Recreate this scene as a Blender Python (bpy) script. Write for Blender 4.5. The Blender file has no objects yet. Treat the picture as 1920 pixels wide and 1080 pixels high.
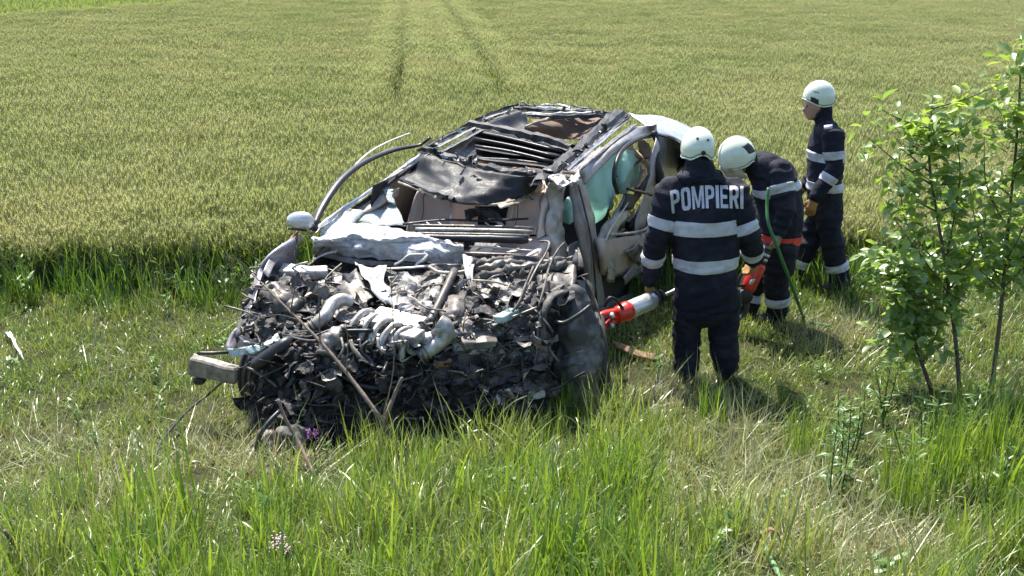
import bpy, bmesh, math, random
import numpy as np
from mathutils import Vector, Matrix, noise, Euler
from mathutils.bvhtree import BVHTree

# ------------------------------------------------------------------ camera, sky, sun
scene = bpy.context.scene
COL = scene.collection
CAM_H, PITCH, FPX = 3.08, math.radians(17.9), 2000.0
cam = bpy.data.cameras.new('camera'); cam.sensor_width = 36; cam.lens = FPX / 1920 * 36
cam.clip_start = .05; cam.clip_end = 2000
camo = bpy.data.objects.new('camera', cam); COL.objects.link(camo)
camo.location = (0, 0, CAM_H); camo.rotation_euler = (math.pi / 2 - PITCH, 0, 0)
scene.camera = camo

SUN_EL, SUN_AZ = math.radians(60), math.atan2(-.42, .90)     # azimuth measured from +Y towards +X
w = bpy.data.worlds.new('World'); scene.world = w; w.use_nodes = True
nt = w.node_tree
sky = nt.nodes.new('ShaderNodeTexSky'); sky.sky_type = 'NISHITA'; sky.sun_disc = False
sky.sun_elevation = SUN_EL; sky.sun_rotation = SUN_AZ
bg = nt.nodes['Background']; nt.links.new(sky.outputs[0], bg.inputs[0]); bg.inputs[1].default_value = .12
sun = bpy.data.lights.new('sun', 'SUN'); sun.energy = 4.6; sun.angle = math.radians(.53); sun.color = (1, .95, .86)
suno = bpy.data.objects.new('sun', sun); COL.objects.link(suno)
sd = Vector((math.sin(SUN_AZ) * math.cos(SUN_EL), math.cos(SUN_AZ) * math.cos(SUN_EL), math.sin(SUN_EL)))
suno.rotation_euler = sd.to_track_quat('Z', 'Y').to_euler(); suno.location = (-6, 10, 12)
vs = scene.view_settings; vs.view_transform = 'Standard'; vs.look = 'None'; vs.exposure = 1.1; vs.gamma = 1
cy = scene.cycles; cy.max_bounces = 5; cy.diffuse_bounces = 3; cy.glossy_bounces = 2; cy.transmission_bounces = 4; cy.transparent_max_bounces = 6
cy.caustics_reflective = False; cy.caustics_refractive = False; cy.use_adaptive_sampling = True; cy.adaptive_threshold = .03; cy.sample_clamp_indirect = 3; cy.use_denoising = True

# ------------------------------------------------------------------ helpers
V = Vector
def pxray(px, py):
    u = (px - 960) / FPX; v = (py - 540) / FPX
    return V((u, math.cos(PITCH) - v * math.sin(PITCH), -math.sin(PITCH) - v * math.cos(PITCH)))
CAMP = V((0, 0, CAM_H))
def PZ(px, py, z):
    d = pxray(px, py); return CAMP + d * ((z - CAM_H) / d.z)
def PY(px, py, y):
    d = pxray(px, py); return CAMP + d * (y / d.y)
def ground_z(x, y):
    t = 6.3 - y
    s = .5 * (t + math.sqrt(t * t + .5))            # smooth ramp towards the road bank
    return .21 * s - .012 + .018 * noise.noise(V((x * .9, y * .9, 0))) + .03 * noise.noise(V((x * .3, y * .3, 5)))
def PG(px, py, lift=0):
    d = pxray(px, py); t = 2.0
    while t < 90:
        p = CAMP + d * t
        if p.z < ground_z(p.x, p.y) + lift: return p
        t += .02 if t < 20 else .3
    return CAMP + d * 90
# frame of the wreck: A towards its rear, R towards its right-hand side in view
YAW = math.radians(21)
CO = V((-.56, 7.53, 0)); CA = V((math.sin(YAW), math.cos(YAW), 0)); CR = V((math.cos(YAW), -math.sin(YAW), 0))
def L(a, r, h): return CO + CA * a + CR * r + V((0, 0, h))
def toL(p):
    q = p - CO; return q.dot(CA), q.dot(CR), p.z
def QR(px, py, r):
    d = pxray(px, py); t = (r - (CAMP - CO).dot(CR)) / d.dot(CR); return CAMP + d * t
def QA(px, py, a):
    d = pxray(px, py); t = (a - (CAMP - CO).dot(CA)) / d.dot(CA); return CAMP + d * t
QH = PZ

WL = {}
def empty(name, loc):
    o = bpy.data.objects.new(name, None); COL.objects.link(o); o.location = loc; o.empty_display_size = .2
    WL[o] = V(loc); return o
def tag(o, label=None, cat=None, group=None, kind=None):
    if label: o['label'] = label
    if cat: o['category'] = cat
    if group: o['group'] = group
    if kind: o['kind'] = kind
    return o
def mobj(name, verts, faces, mat, parent=None, smooth=True, origin=None, fmat=None):
    vv = np.array([tuple(v) for v in verts], dtype=np.float64)
    if origin is None:
        origin = V(((vv[:, 0].min() + vv[:, 0].max()) / 2, (vv[:, 1].min() + vv[:, 1].max()) / 2, vv[:, 2].min()))
    vv -= np.array(origin)
    me = bpy.data.meshes.new(name); me.from_pydata(vv.tolist(), [], faces)
    for m in (mat if isinstance(mat, (list, tuple)) else [mat]): me.materials.append(m)
    if fmat is not None: me.polygons.foreach_set('material_index', fmat)
    if smooth: me.polygons.foreach_set('use_smooth', [True] * len(me.polygons))
    me.update()
    o = bpy.data.objects.new(name, me); COL.objects.link(o)
    if parent is not None: o.parent = parent; o.location = V(origin) - WL[parent]
    else: o.location = origin
    WL[o] = V(origin)
    return o
def fix_normals(o):
    bm = bmesh.new(); bm.from_mesh(o.data); bmesh.ops.recalc_face_normals(bm, faces=bm.faces); bm.to_mesh(o.data); bm.free(); return o
def catmull(pts, n):
    pts = [V(p) for p in pts]
    if n <= 1 or len(pts) < 3:
        if len(pts) == 2 and n > 1: return [pts[0].lerp(pts[1], i / n) for i in range(n + 1)]
        return pts
    out = []; P = [pts[0] * 2 - pts[1]] + pts + [pts[-1] * 2 - pts[-2]]
    for i in range(1, len(P) - 2):
        for k in range(n):
            t = k / n; a, b, c, d = P[i - 1], P[i], P[i + 1], P[i + 2]
            out.append(.5 * (2 * b + (c - a) * t + (2 * a - 5 * b + 4 * c - d) * t * t + (3 * b - a - 3 * c + d) * t ** 3))
    out.append(pts[-1]); return out
def lerp_list(l, t):
    if not isinstance(l, (list, tuple)): return l
    x = t * (len(l) - 1); i = min(int(x), len(l) - 2); return l[i] + (l[i + 1] - l[i]) * (x - i)
def tube_geo(pts, r, n=8, sm=4, flat=1.0, up=None, jit=0, seed=0, twist=0, lump=0):
    p = catmull(pts, sm); N = len(p); vs_, fs = [], []
    rnd = random.Random(seed); u = None
    for i in range(N):
        t = (p[min(i + 1, N - 1)] - p[max(i - 1, 0)]).normalized()
        if u is None:
            u = V(up) if up is not None else (V((0, 0, 1)) if abs(t.z) < .9 else V((1, 0, 0)))
        u = (u - t * u.dot(t)).normalized(); s = t.cross(u)
        rr = lerp_list(r, i / max(1, N - 1)) * (1 + jit * (rnd.random() - .5))
        for k in range(n):
            a = 2 * math.pi * (k + .5) / n + twist
            q = p[i] + s * math.cos(a) * rr + u * math.sin(a) * rr * flat
            if lump: q = q + (q - p[i]) * (lump * noise.noise(q * 22))
            vs_.append(q)
    for i in range(N - 1):
        for k in range(n):
            k2 = (k + 1) % n; fs.append((i * n + k, i * n + k2, (i + 1) * n + k2, (i + 1) * n + k))
    fs.append(tuple(range(n - 1, -1, -1))); fs.append(tuple(range((N - 1) * n, N * n)))
    return vs_, fs
def tube(name, pts, r, mat, parent=None, **k):
    return mobj(name, *tube_geo(pts, r, **k), mat, parent)
def join_geo(gs):
    vs_, fs = [], []
    for v, f in gs:
        b = len(vs_); vs_ += list(v); fs += [tuple(i + b for i in q) for q in f]
    return vs_, fs
def box_geo(c, size, rot=None, bev=.1, crush=0, seed=0, n=2):
    bm = bmesh.new(); bmesh.ops.create_cube(bm, size=1)
    for v in bm.verts: v.co = V((v.co.x * size[0], v.co.y * size[1], v.co.z * size[2]))
    if bev: bmesh.ops.bevel(bm, geom=bm.edges[:], offset=min(size) * bev, segments=1, affect='EDGES')
    if crush:
        bmesh.ops.subdivide_edges(bm, edges=bm.edges[:], cuts=n, use_grid_fill=True)
    m = (rot if rot is not None else Matrix.Identity(3))
    out = []
    for v in bm.verts:
        q = v.co.copy()
        if crush: q += noise.noise_vector(q * (2.0 / max(size)) * 1.5 + V((seed * 7.3, seed, 1))) * crush
        out.append(m @ q + V(c))
    bm.verts.index_update(); fs = [tuple(v.index for v in f.verts) for f in bm.faces]; bm.free()
    return out, fs
def box(name, c, size, mat, parent=None, rot=None, smooth=False, **k):
    return mobj(name, *box_geo(c, size, rot, **k), mat, parent, smooth=smooth)
def rot_from(x, z=None):
    x = V(x).normalized(); z = V(z or (0, 0, 1)); z = (z - x * z.dot(x)).normalized(); y = z.cross(x)
    return Matrix((x, y, z)).transposed()
def lathe_geo(prof, o, axis, n=20):
    m = rot_from(axis, (0, 0, 1) if abs(V(axis).normalized().z) < .9 else (0, 1, 0)); vs_, fs = [], []
    for t, r in prof:
        for k in range(n):
            a = 2 * math.pi * k / n; vs_.append(V(o) + m @ V((t, math.cos(a) * r, math.sin(a) * r)))
    for i in range(len(prof) - 1):
        for k in range(n):
            k2 = (k + 1) % n; fs.append((i * n + k, i * n + k2, (i + 1) * n + k2, (i + 1) * n + k))
    fs.append(tuple(range(n - 1, -1, -1))); fs.append(tuple(range((len(prof) - 1) * n, len(prof) * n)))
    return vs_, fs
def lathe(name, prof, o, axis, mat, parent=None, n=20): return fix_normals(mobj(name, *lathe_geo(prof, o, axis, n), mat, parent))
def sheet_geo(rows, sub=5, thick=.006, crumple=.012, scale=6, seed=0, sharp=0):
    rows = [catmull(r, sub) for r in rows]; m = len(rows[0])
    cols = [catmull([r[j] for r in rows], sub) for j in range(m)]; n = len(cols[0])
    P = [[cols[j][i].copy() for j in range(m)] for i in range(n)]
    def nrm(i, j):
        a = P[min(i + 1, n - 1)][j] - P[max(i - 1, 0)][j]; b = P[i][min(j + 1, m - 1)] - P[i][max(j - 1, 0)]
        c = a.cross(b); return c.normalized() if c.length > 1e-9 else V((0, 0, 1))
    Nn = [[nrm(i, j) for j in range(m)] for i in range(n)]
    sv = V((seed * 3.7, seed * 1.3, seed * .7))
    for i in range(n):
        for j in range(m):
            q = P[i][j] * scale + sv; x = noise.noise(q) + .5 * noise.noise(q * 2.3)
            if sharp: x = abs(x) * 2 - .6
            P[i][j] += Nn[i][j] * x * crumple
            P[i][j] += noise.noise_vector(q * .7 + V((9, 2, 4))) * crumple * .7
    vs_ = [P[i][j] for i in range(n) for j in range(m)]
    fs = [(i * m + j, i * m + j + 1, (i + 1) * m + j + 1, (i + 1) * m + j) for i in range(n - 1) for j in range(m - 1)]
    if thick:
        b = n * m; vs_ += [P[i][j] - Nn[i][j] * thick for i in range(n) for j in range(m)]
        fs += [tuple(b + k for k in reversed(f)) for f in fs]
        ring = [j for j in range(m)] + [i * m + m - 1 for i in range(1, n)] + [(n - 1) * m + j for j in range(m - 2, -1, -1)] + [i * m for i in range(n - 2, 0, -1)]
        for k in range(len(ring)):
            a, c = ring[k], ring[(k + 1) % len(ring)]; fs.append((c, a, a + b, c + b))
    return vs_, fs
def sheet(name, rows, mat, parent=None, smooth=True, **k): return mobj(name, *sheet_geo(rows, **k), mat, parent, smooth=smooth)

# ------------------------------------------------------------------ materials
def nodes(name):
    m = bpy.data.materials.new(name); m.use_nodes = True; n = m.node_tree; n.nodes.clear()
    out = n.nodes.new('ShaderNodeOutputMaterial'); return m, n, out
def setin(n, node, sock, val):
    if hasattr(val, 'links') or isinstance(val, bpy.types.NodeSocket): n.links.new(val, node.inputs[sock])
    else: node.inputs[sock].default_value = val
def mixcol(n, fac, a, b, mode='MIX'):
    x = n.nodes.new('ShaderNodeMix'); x.data_type = 'RGBA'; x.blend_type = mode
    for s, v in ((0, fac), (6, a), (7, b)):
        if isinstance(v, bpy.types.NodeSocket): n.links.new(v, x.inputs[s])
        else: x.inputs[s].default_value = v if s == 0 else (*v, 1)[:4]
    return x.outputs[2]
def noisef(n, scale, lo=.4, hi=.6, detail=6, coord='Object', vec=None):
    t = n.nodes.new('ShaderNodeTexNoise'); t.inputs['Scale'].default_value = scale; t.inputs['Detail'].default_value = detail
    t.inputs['Roughness'].default_value = .65
    if vec is None:
        if coord == 'World':
            vec = n.nodes.new('ShaderNodeNewGeometry').outputs['Position']
        else: vec = n.nodes.new('ShaderNodeTexCoord').outputs[coord]
    n.links.new(vec, t.inputs['Vector'])
    mr = n.nodes.new('ShaderNodeMapRange'); mr.inputs[1].default_value = lo; mr.inputs[2].default_value = hi
    n.links.new(t.outputs[0], mr.inputs[0]); return mr.outputs[0], t.outputs[0]
def mat(name, col, rough=.6, metal=0, col2=None, sc=9, lo=.42, hi=.62, bump=.0, bsc=40, spec=.5, dust=None, coat=0, trans=0):
    m, n, out = nodes(name); p = n.nodes.new('ShaderNodeBsdfPrincipled'); n.links.new(p.outputs[0], out.inputs[0])
    c = None
    if col2:
        f, raw = noisef(n, sc, lo, hi, coord='World'); c = mixcol(n, f, col, col2)
        f2, _ = noisef(n, sc * 6, .35, .75, coord='World'); c = mixcol(n, f2, c, [x * .72 for x in col], 'MIX') if False else c
        mr = n.nodes.new('ShaderNodeMapRange'); n.links.new(f2, mr.inputs[0]); mr.inputs[3].default_value = max(.05, rough - .12); mr.inputs[4].default_value = min(1, rough + .15)
        n.links.new(mr.outputs[0], p.inputs['Roughness'])
    else: p.inputs['Roughness'].default_value = rough
    if dust:
        f3, _ = noisef(n, 5, .45, .7, coord='World')
        g = n.nodes.new('ShaderNodeNewGeometry'); s = n.nodes.new('ShaderNodeSeparateXYZ'); n.links.new(g.outputs['Normal'], s.inputs[0])
        mm = n.nodes.new('ShaderNodeMath'); mm.operation = 'MULTIPLY'; mm.use_clamp = True; n.links.new(f3, mm.inputs[0]); n.links.new(s.outputs[2], mm.inputs[1])
        base = c if c else tuple(col); c = mixcol(n, mm.outputs[0], base, dust)
    if c: n.links.new(c, p.inputs['Base Color'])
    else: p.inputs['Base Color'].default_value = (*col, 1)
    p.inputs['Metallic'].default_value = metal; p.inputs['Specular IOR Level'].default_value = spec
    p.inputs['Coat Weight'].default_value = coat
    if trans: p.inputs['Transmission Weight'].default_value = trans
    if bump:
        b = n.nodes.new('ShaderNodeBump'); b.inputs['Strength'].default_value = bump; b.inputs['Distance'].default_value = .01
        _, raw = noisef(n, bsc, coord='World'); n.links.new(raw, b.inputs['Height']); n.links.new(b.outputs[0], p.inputs['Normal'])
    return m
def leafmat(name, c1, c2, c3=None, trans=.45, gloss=.08, grough=.35, tip=None, tt=(1.12, 1.12, .55)):
    """blade / leaf: diffuse + translucent + a little gloss; colour varies per instance (tint) and per object"""
    m, n, out = nodes(name)
    at = n.nodes.new('ShaderNodeAttribute'); at.attribute_type = 'INSTANCER'; at.attribute_name = 'tint'
    av = n.nodes.new('ShaderNodeAttribute'); av.attribute_type = 'GEOMETRY'; av.attribute_name = 'vr'
    ah = n.nodes.new('ShaderNodeAttribute'); ah.attribute_type = 'GEOMETRY'; ah.attribute_name = 'vh'
    c = mixcol(n, av.outputs['Fac'], c1, c2)
    if c3: c = mixcol(n, at.outputs['Fac'], c, c3)
    if tip: c = mixcol(n, ah.outputs['Fac'], c, tip)
    d = n.nodes.new('ShaderNodeBsdfDiffuse'); t = n.nodes.new('ShaderNodeBsdfTranslucent'); g = n.nodes.new('ShaderNodeBsdfGlossy')
    n.links.new(c, d.inputs[0]); g.inputs['Roughness'].default_value = grough; g.inputs[0].default_value = (.9, .95, .9, 1)
    tc = mixcol(n, 1.0, c, tt, 'MULTIPLY'); n.links.new(tc, t.inputs[0])
    a = n.nodes.new('ShaderNodeMixShader'); a.inputs[0].default_value = trans; n.links.new(d.outputs[0], a.inputs[1]); n.links.new(t.outputs[0], a.inputs[2])
    b = n.nodes.new('ShaderNodeMixShader'); b.inputs[0].default_value = gloss; n.links.new(a.outputs[0], b.inputs[1]); n.links.new(g.outputs[0], b.inputs[2])
    n.links.new(b.outputs[0], out.inputs[0]); return m

M = {}
M['grass_tall'] = leafmat('grass_tall', (.085, .17, .026), (.29, .41, .055), (.42, .41, .20), trans=.52, gloss=.05, grough=.36)
M['grass_edge'] = leafmat('grass_edge', (.05, .12, .02), (.13, .23, .04), (.24, .29, .09), trans=.48, gloss=.05, grough=.38)
M['grass_short'] = leafmat('grass_short', (.11, .19, .03), (.27, .36, .07), (.40, .38, .18), trans=.42, gloss=.05, grough=.36)
M['grass_bent'] = leafmat('grass_bent', (.15, .25, .055), (.36, .43, .17), (.50, .46, .30), trans=.35, gloss=.09, grough=.33)
M['straw'] = leafmat('straw', (.42, .40, .24), (.56, .52, .34), (.30, .32, .14), trans=.25, gloss=.06, grough=.4)
M['wheat_leaf'] = leafmat('wheat_leaf', (.20, .26, .10), (.30, .34, .15), (.25, .31, .12), trans=.44, gloss=.03, grough=.5)
M['wheat_ear'] = leafmat('wheat_ear', (.52, .515, .30), (.60, .575, .37), (.44, .48, .25), trans=.44, gloss=.02, grough=.5)
M['weed_leaf'] = leafmat('weed_leaf', (.06, .14, .025), (.13, .24, .045), (.18, .28, .06), trans=.4, gloss=.05, grough=.4)
M['straw_red'] = leafmat('dry_root_mat', (.30, .16, .09), (.44, .28, .17), trans=.15, gloss=.03)
M['crop'] = leafmat('crop', (.24, .30, .12), (.32, .37, .16), trans=.45, gloss=0)
M['soil'] = mat('soil', (.09, .075, .04), .95, 0, (.16, .13, .07), 14, bump=.6, bsc=60)

# ground sheet: grassy bank, field soil, a greener crop far away on the left
def ground_material():
    m, n, out = nodes('ground'); p = n.nodes.new('ShaderNodeBsdfPrincipled'); n.links.new(p.outputs[0], out.inputs[0])
    p.inputs['Roughness'].default_value = .95; p.inputs['Specular IOR Level'].default_value = .1
    f, _ = noisef(n, 1.3, .40, .62, coord='World'); f2, raw = noisef(n, 22, .35, .7, coord='World')
    c = mixcol(n, f, (.045, .06, .02), (.09, .075, .04)); c = mixcol(n, f2, c, (.03, .032, .015))
    n.links.new(c, p.inputs['Base Color'])
    b = n.nodes.new('ShaderNodeBump'); b.inputs['Strength'].default_value = .8; b.inputs['Distance'].default_value = .05
    n.links.new(raw, b.inputs['Height']); n.links.new(b.outputs[0], p.inputs['Normal']); return m
M['ground'] = ground_material()
def build_ground():
    xs = sorted(set([-400, -150, -60, -30, -18] + [round(-12 + i * .25, 3) for i in range(97)] + [18, 30, 60, 150, 400]))
    ys = sorted(set([-40, -10, -3] + [round(i * .25, 3) for i in range(0, 57)] + [15, 17, 20, 25, 32, 45, 70, 120, 300, 800]))
    vs_ = [(x, y, ground_z(x, y) if y < 30 else 0) for y in ys for x in xs]; m = len(xs)
    fs = [(i * m + j, i * m + j + 1, (i + 1) * m + j + 1, (i + 1) * m + j) for i in range(len(ys) - 1) for j in range(m - 1)]
    o = mobj('ground', vs_, fs, M['ground'], origin=V((0, 0, 0))); tag(o, kind='structure')
build_ground()

# ------------------------------------------------------------------ vegetation that nobody could count
HID = bpy.data.collections.new('clump_library')
def blade(vs_, fs, att, base, length, lean, az, width, segs=4, curl=1.0, rv=0.5, fold=0, h0=0, h1=1):
    """one tapering curved blade appended to the lists"""
    b = len(vs_); ca, sa = math.cos(az), math.sin(az); side = (-sa, ca); x = 0; z = 0
    for i in range(segs + 1):
        t = i / segs; wd = width * (1 - t ** 2.2) * (.55 + .45 * min(1, t * 4)) * .5
        px, py, pz = base[0] + ca * x, base[1] + sa * x, base[2] + z
        if i < segs:
            vs_.append((px + side[0] * wd, py + side[1] * wd, pz)); vs_.append((px - side[0] * wd, py - side[1] * wd, pz)); att += [(rv, h0 + (h1 - h0) * t)] * 2
        else: vs_.append((px, py, pz)); att.append((rv, h1))
        ang = lean + curl * t * t
        x += math.sin(ang) * length / segs; z += math.cos(ang) * length / segs
    for i in range(segs - 1):
        k = b + 2 * i; fs.append((k, k + 1, k + 3, k + 2))
    k = b + 2 * (segs - 1); fs.append((k, k + 1, k + 2))
def lib(name, vs_, fs, att, mats, fm=None):
    me = bpy.data.meshes.new(name); me.from_pydata(vs_, [], fs)
    for m in mats: me.materials.append(m)
    if fm: me.polygons.foreach_set('material_index', fm)
    a = me.attributes.new('vr', 'FLOAT', 'POINT'); a.data.foreach_set('value', [q[0] for q in att])
    a = me.attributes.new('vh', 'FLOAT', 'POINT'); a.data.foreach_set('value', [q[1] for q in att])
    me.polygons.foreach_set('use_smooth', [True] * len(me.polygons)); me.update()
    return me
def libcol(name, meshes):
    c = bpy.data.collections.new(name)
    for i, me in enumerate(meshes):
        o = bpy.data.objects.new('%s_%02d' % (name, i), me); c.objects.link(o)
    return c
def grass_clumps(name, nvar, nbl, rad, hmin, hmax, wmin, wmax, lean, curl, mats, seed, segs=4, seedhead=0):
    R = random.Random(seed); out = []
    for v in range(nvar):
        vs_, fs, att = [], [], []
        for i in range(nbl):
            a = R.random() * 6.283; r = abs(rad) * math.sqrt(R.random())
            if rad < 0: a, r = 0, 0
            bx, by = (r * math.cos(a), r * math.sin(a)) if rad > 0 else (R.uniform(rad, -rad), R.uniform(rad, -rad))
            blade(vs_, fs, att, (bx, by, -.02), R.uniform(hmin, hmax) * R.uniform(.6, 1), abs(R.gauss(0, lean)), R.random() * 6.283, R.uniform(wmin, wmax), segs, R.uniform(.1, curl), R.random())
        out.append(lib(name, vs_, fs, att, mats))
    return libcol(name, out)
def wheat_clumps(name, nvar, nst, rad, seed, simple=False):
    R = random.Random(seed); out = []
    for v in range(nvar):
        vs_, fs, att, fm = [], [], [], []
        for i in range(nst):
            a = R.random() * 6.283; r = abs(rad) * math.sqrt(R.random()); bx, by = (r * math.cos(a), r * math.sin(a)) if rad > 0 else (R.uniform(rad, -rad), R.uniform(rad, -rad))
            H = R.uniform(.46, .70); ln = abs(R.gauss(0, .10)); az = R.random() * 6.283
            if not simple:
                k = len(fs); blade(vs_, fs, att, (bx, by, 0), H, ln, az, .006, 2, .1, R.random()); fm += [0] * (len(fs) - k)
            for q in range(1 if simple else 3):
                k = len(fs); z = R.uniform(.18, .48)
                blade(vs_, fs, att, (bx + math.sin(ln) * z * math.cos(az), by + math.sin(ln) * z * math.sin(az), z), R.uniform(.14, .26), R.uniform(.25, .8), R.random() * 6.283, R.uniform(.008, .013), 3, R.uniform(.3, 1.6), R.random()); fm += [0] * (len(fs) - k)
            ex, ey, ez = bx + math.sin(ln) * H * math.cos(az), by + math.sin(ln) * H * math.sin(az), H * math.cos(ln) - .01
            tx, ty = math.sin(ln * 1.8) * math.cos(az), math.sin(ln * 1.8) * math.sin(az); EL = R.uniform(.075, .105); er = R.uniform(.0065, .009); rv = R.random()
            b = len(vs_)
            for (t, rr) in ((0, .4), (.3, 1), (.75, .8)):
                for q in range(4):
                    an = q * 1.5708 + a; vs_.append((ex + tx * EL * t + math.cos(an) * er * rr, ey + ty * EL * t + math.sin(an) * er * rr, ez + EL * t)); att.append((rv, t))
            vs_.append((ex + tx * EL, ey + ty * EL, ez + EL)); att.append((rv, 1))
            for lv in range(2):
                for q in range(4):
                    fs.append((b + lv * 4 + q, b + lv * 4 + (q + 1) % 4, b + lv * 4 + 4 + (q + 1) % 4, b + lv * 4 + 4 + q)); fm.append(1)
            for q in range(4): fs.append((b + 8 + q, b + 8 + (q + 1) % 4, b + 12)); fm.append(1)
            for q in range(5 if not simple else 3):      # awns
                k = len(vs_); an = R.random() * 6.283; t = R.uniform(.3, .9); ox, oy = math.cos(an), math.sin(an); AL = R.uniform(.05, .085)
                cx, cy, cz = ex + tx * EL * t, ey + ty * EL * t, ez + EL * t; wd = .0022 if not simple else .004
                vs_ += [(cx - oy * wd, cy + ox * wd, cz), (cx + oy * wd, cy - ox * wd, cz), (cx + ox * AL * .28, cy + oy * AL * .28, cz + AL)]
                att += [(rv, 1)] * 3; fs.append((k, k + 1, k + 2)); fm.append(1)
        out.append(lib(name, vs_, fs, att, [M['wheat_leaf'], M['wheat_ear']], fm))
    return libcol(name, out)
def weed_clumps(name, nvar, seed, nl=26, h=.45, lw=.035, ll=.09, m='weed_leaf'):
    R = random.Random(seed); out = []
    for v in range(nvar):
        vs_, fs, att = [], [], []
        for s in range(4):
            az = R.random() * 6.283; ln = R.uniform(.05, .35); hh = h * R.uniform(.5, 1); bx, by = R.uniform(-.06, .06), R.uniform(-.06, .06)
            blade(vs_, fs, att, (bx, by, 0), hh, ln, az, .006, 3, .1, R.random())
            for q in range(nl // 4):
                t = R.uniform(.15, 1); z = hh * t * math.cos(ln); x = bx + math.cos(az) * hh * t * math.sin(ln); y = by + math.sin(az) * hh * t * math.sin(ln)
                blade(vs_, fs, att, (x, y, z), ll * R.uniform(.6, 1.2), R.uniform(.7, 1.3), R.random() * 6.283, lw * R.uniform(.6, 1.2), 3, R.uniform(.2, 1), R.random())
        out.append(lib(name, vs_, fs, att, [M[m]]))
    return libcol(name, out)

def scatter(name, col, nvar, pts, rots, scls, tints, seed=0):
    n = len(pts); me = bpy.data.meshes.new(name); me.vertices.add(n)
    me.vertices.foreach_set('co', np.asarray(pts, dtype=np.float32).ravel())
    rng = np.random.default_rng(seed)
    a = me.attributes.new('rot', 'FLOAT_VECTOR', 'POINT'); a.data.foreach_set('vector', np.asarray(rots, dtype=np.float32).ravel())
    a = me.attributes.new('scl', 'FLOAT_VECTOR', 'POINT'); a.data.foreach_set('vector', np.asarray(scls, dtype=np.float32).ravel())
    a = me.attributes.new('tint', 'FLOAT', 'POINT'); a.data.foreach_set('value', np.asarray(tints, dtype=np.float32))
    a = me.attributes.new('idx', 'INT', 'POINT'); a.data.foreach_set('value', rng.integers(0, nvar, n).astype(np.int32))
    o = bpy.data.objects.new(name, me); COL.objects.link(o); WL[o] = V((0, 0, 0))
    g = bpy.data.node_groups.new('scatter_' + name, 'GeometryNodeTree')
    g.interface.new_socket('Geometry', in_out='INPUT', socket_type='NodeSocketGeometry'); g.interface.new_socket('Geometry', in_out='OUTPUT', socket_type='NodeSocketGeometry')
    N = g.nodes; gi = N.new('NodeGroupInput'); go = N.new('NodeGroupOutput'); ip = N.new('GeometryNodeInstanceOnPoints')
    ci = N.new('GeometryNodeCollectionInfo'); ci.inputs['Collection'].default_value = col; ci.inputs['Separate Children'].default_value = True; ci.inputs['Reset Children'].default_value = True
    def na(nm, t):
        x = N.new('GeometryNodeInputNamedAttribute'); x.data_type = t; x.inputs['Name'].default_value = nm; return x.outputs['Attribute']
    er = N.new('FunctionNodeEulerToRotation'); g.links.new(na('rot', 'FLOAT_VECTOR'), er.inputs[0])
    g.links.new(gi.outputs[0], ip.inputs['Points']); g.links.new(ci.outputs[0], ip.inputs['Instance']); ip.inputs['Pick Instance'].default_value = True
    g.links.new(na('idx', 'INT'), ip.inputs['Instance Index']); g.links.new(er.outputs[0], ip.inputs['Rotation']); g.links.new(na('scl', 'FLOAT_VECTOR'), ip.inputs['Scale'])
    g.links.new(ip.outputs[0], go.inputs[0])
    md = o.modifiers.new('scatter', 'NODES'); md.node_group = g
    return o

def fbm(x, y, s, o=0): return noise.noise(V((x * s, y * s, o))) + .5 * noise.noise(V((x * s * 2.1, y * s * 2.1, o + 3)))
def project(p):
    q = V(p) - CAMP; z = q.y * math.cos(PITCH) - q.z * math.sin(PITCH); up = q.y * math.sin(PITCH) + q.z * math.cos(PITCH)
    return 960 + FPX * q.x / z, 540 - FPX * up / z
def smooth(a, b, x):
    t = max(0, min(1, (x - a) / (b - a))); return t * t * (3 - 2 * t)
# near edge of the wheat: behind the car, running left to right
def wheat_edge(x): return 10.0 + .05 * x + .28 * fbm(x, 0, .8)
FAR_L = (PZ(0, 30, .6), PZ(420, -2, .6))           # far-left border of the field
def beyond_far(x, y):
    a, b = FAR_L; return (b.x - a.x) * (y - a.y) - (b.y - a.y) * (x - a.x) > 0
# tractor wheel tracks through the wheat
TR = [(PZ(738, 190, .62), PZ(752, 100, .62), PZ(757, -40, .62)), (PZ(945, 175, .62), PZ(885, 75, .62), PZ(815, -20, .62))]
def track_d(x, y):
    d = 9
    for t in TR:
        for a, b in zip(t, t[1:]):
            if min(a.y, b.y) - .5 <= y <= max(a.y, b.y) + .5:
                k = (y - a.y) / (b.y - a.y); d = min(d, abs(x - (a.x + (b.x - a.x) * k)))
    return d

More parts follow.
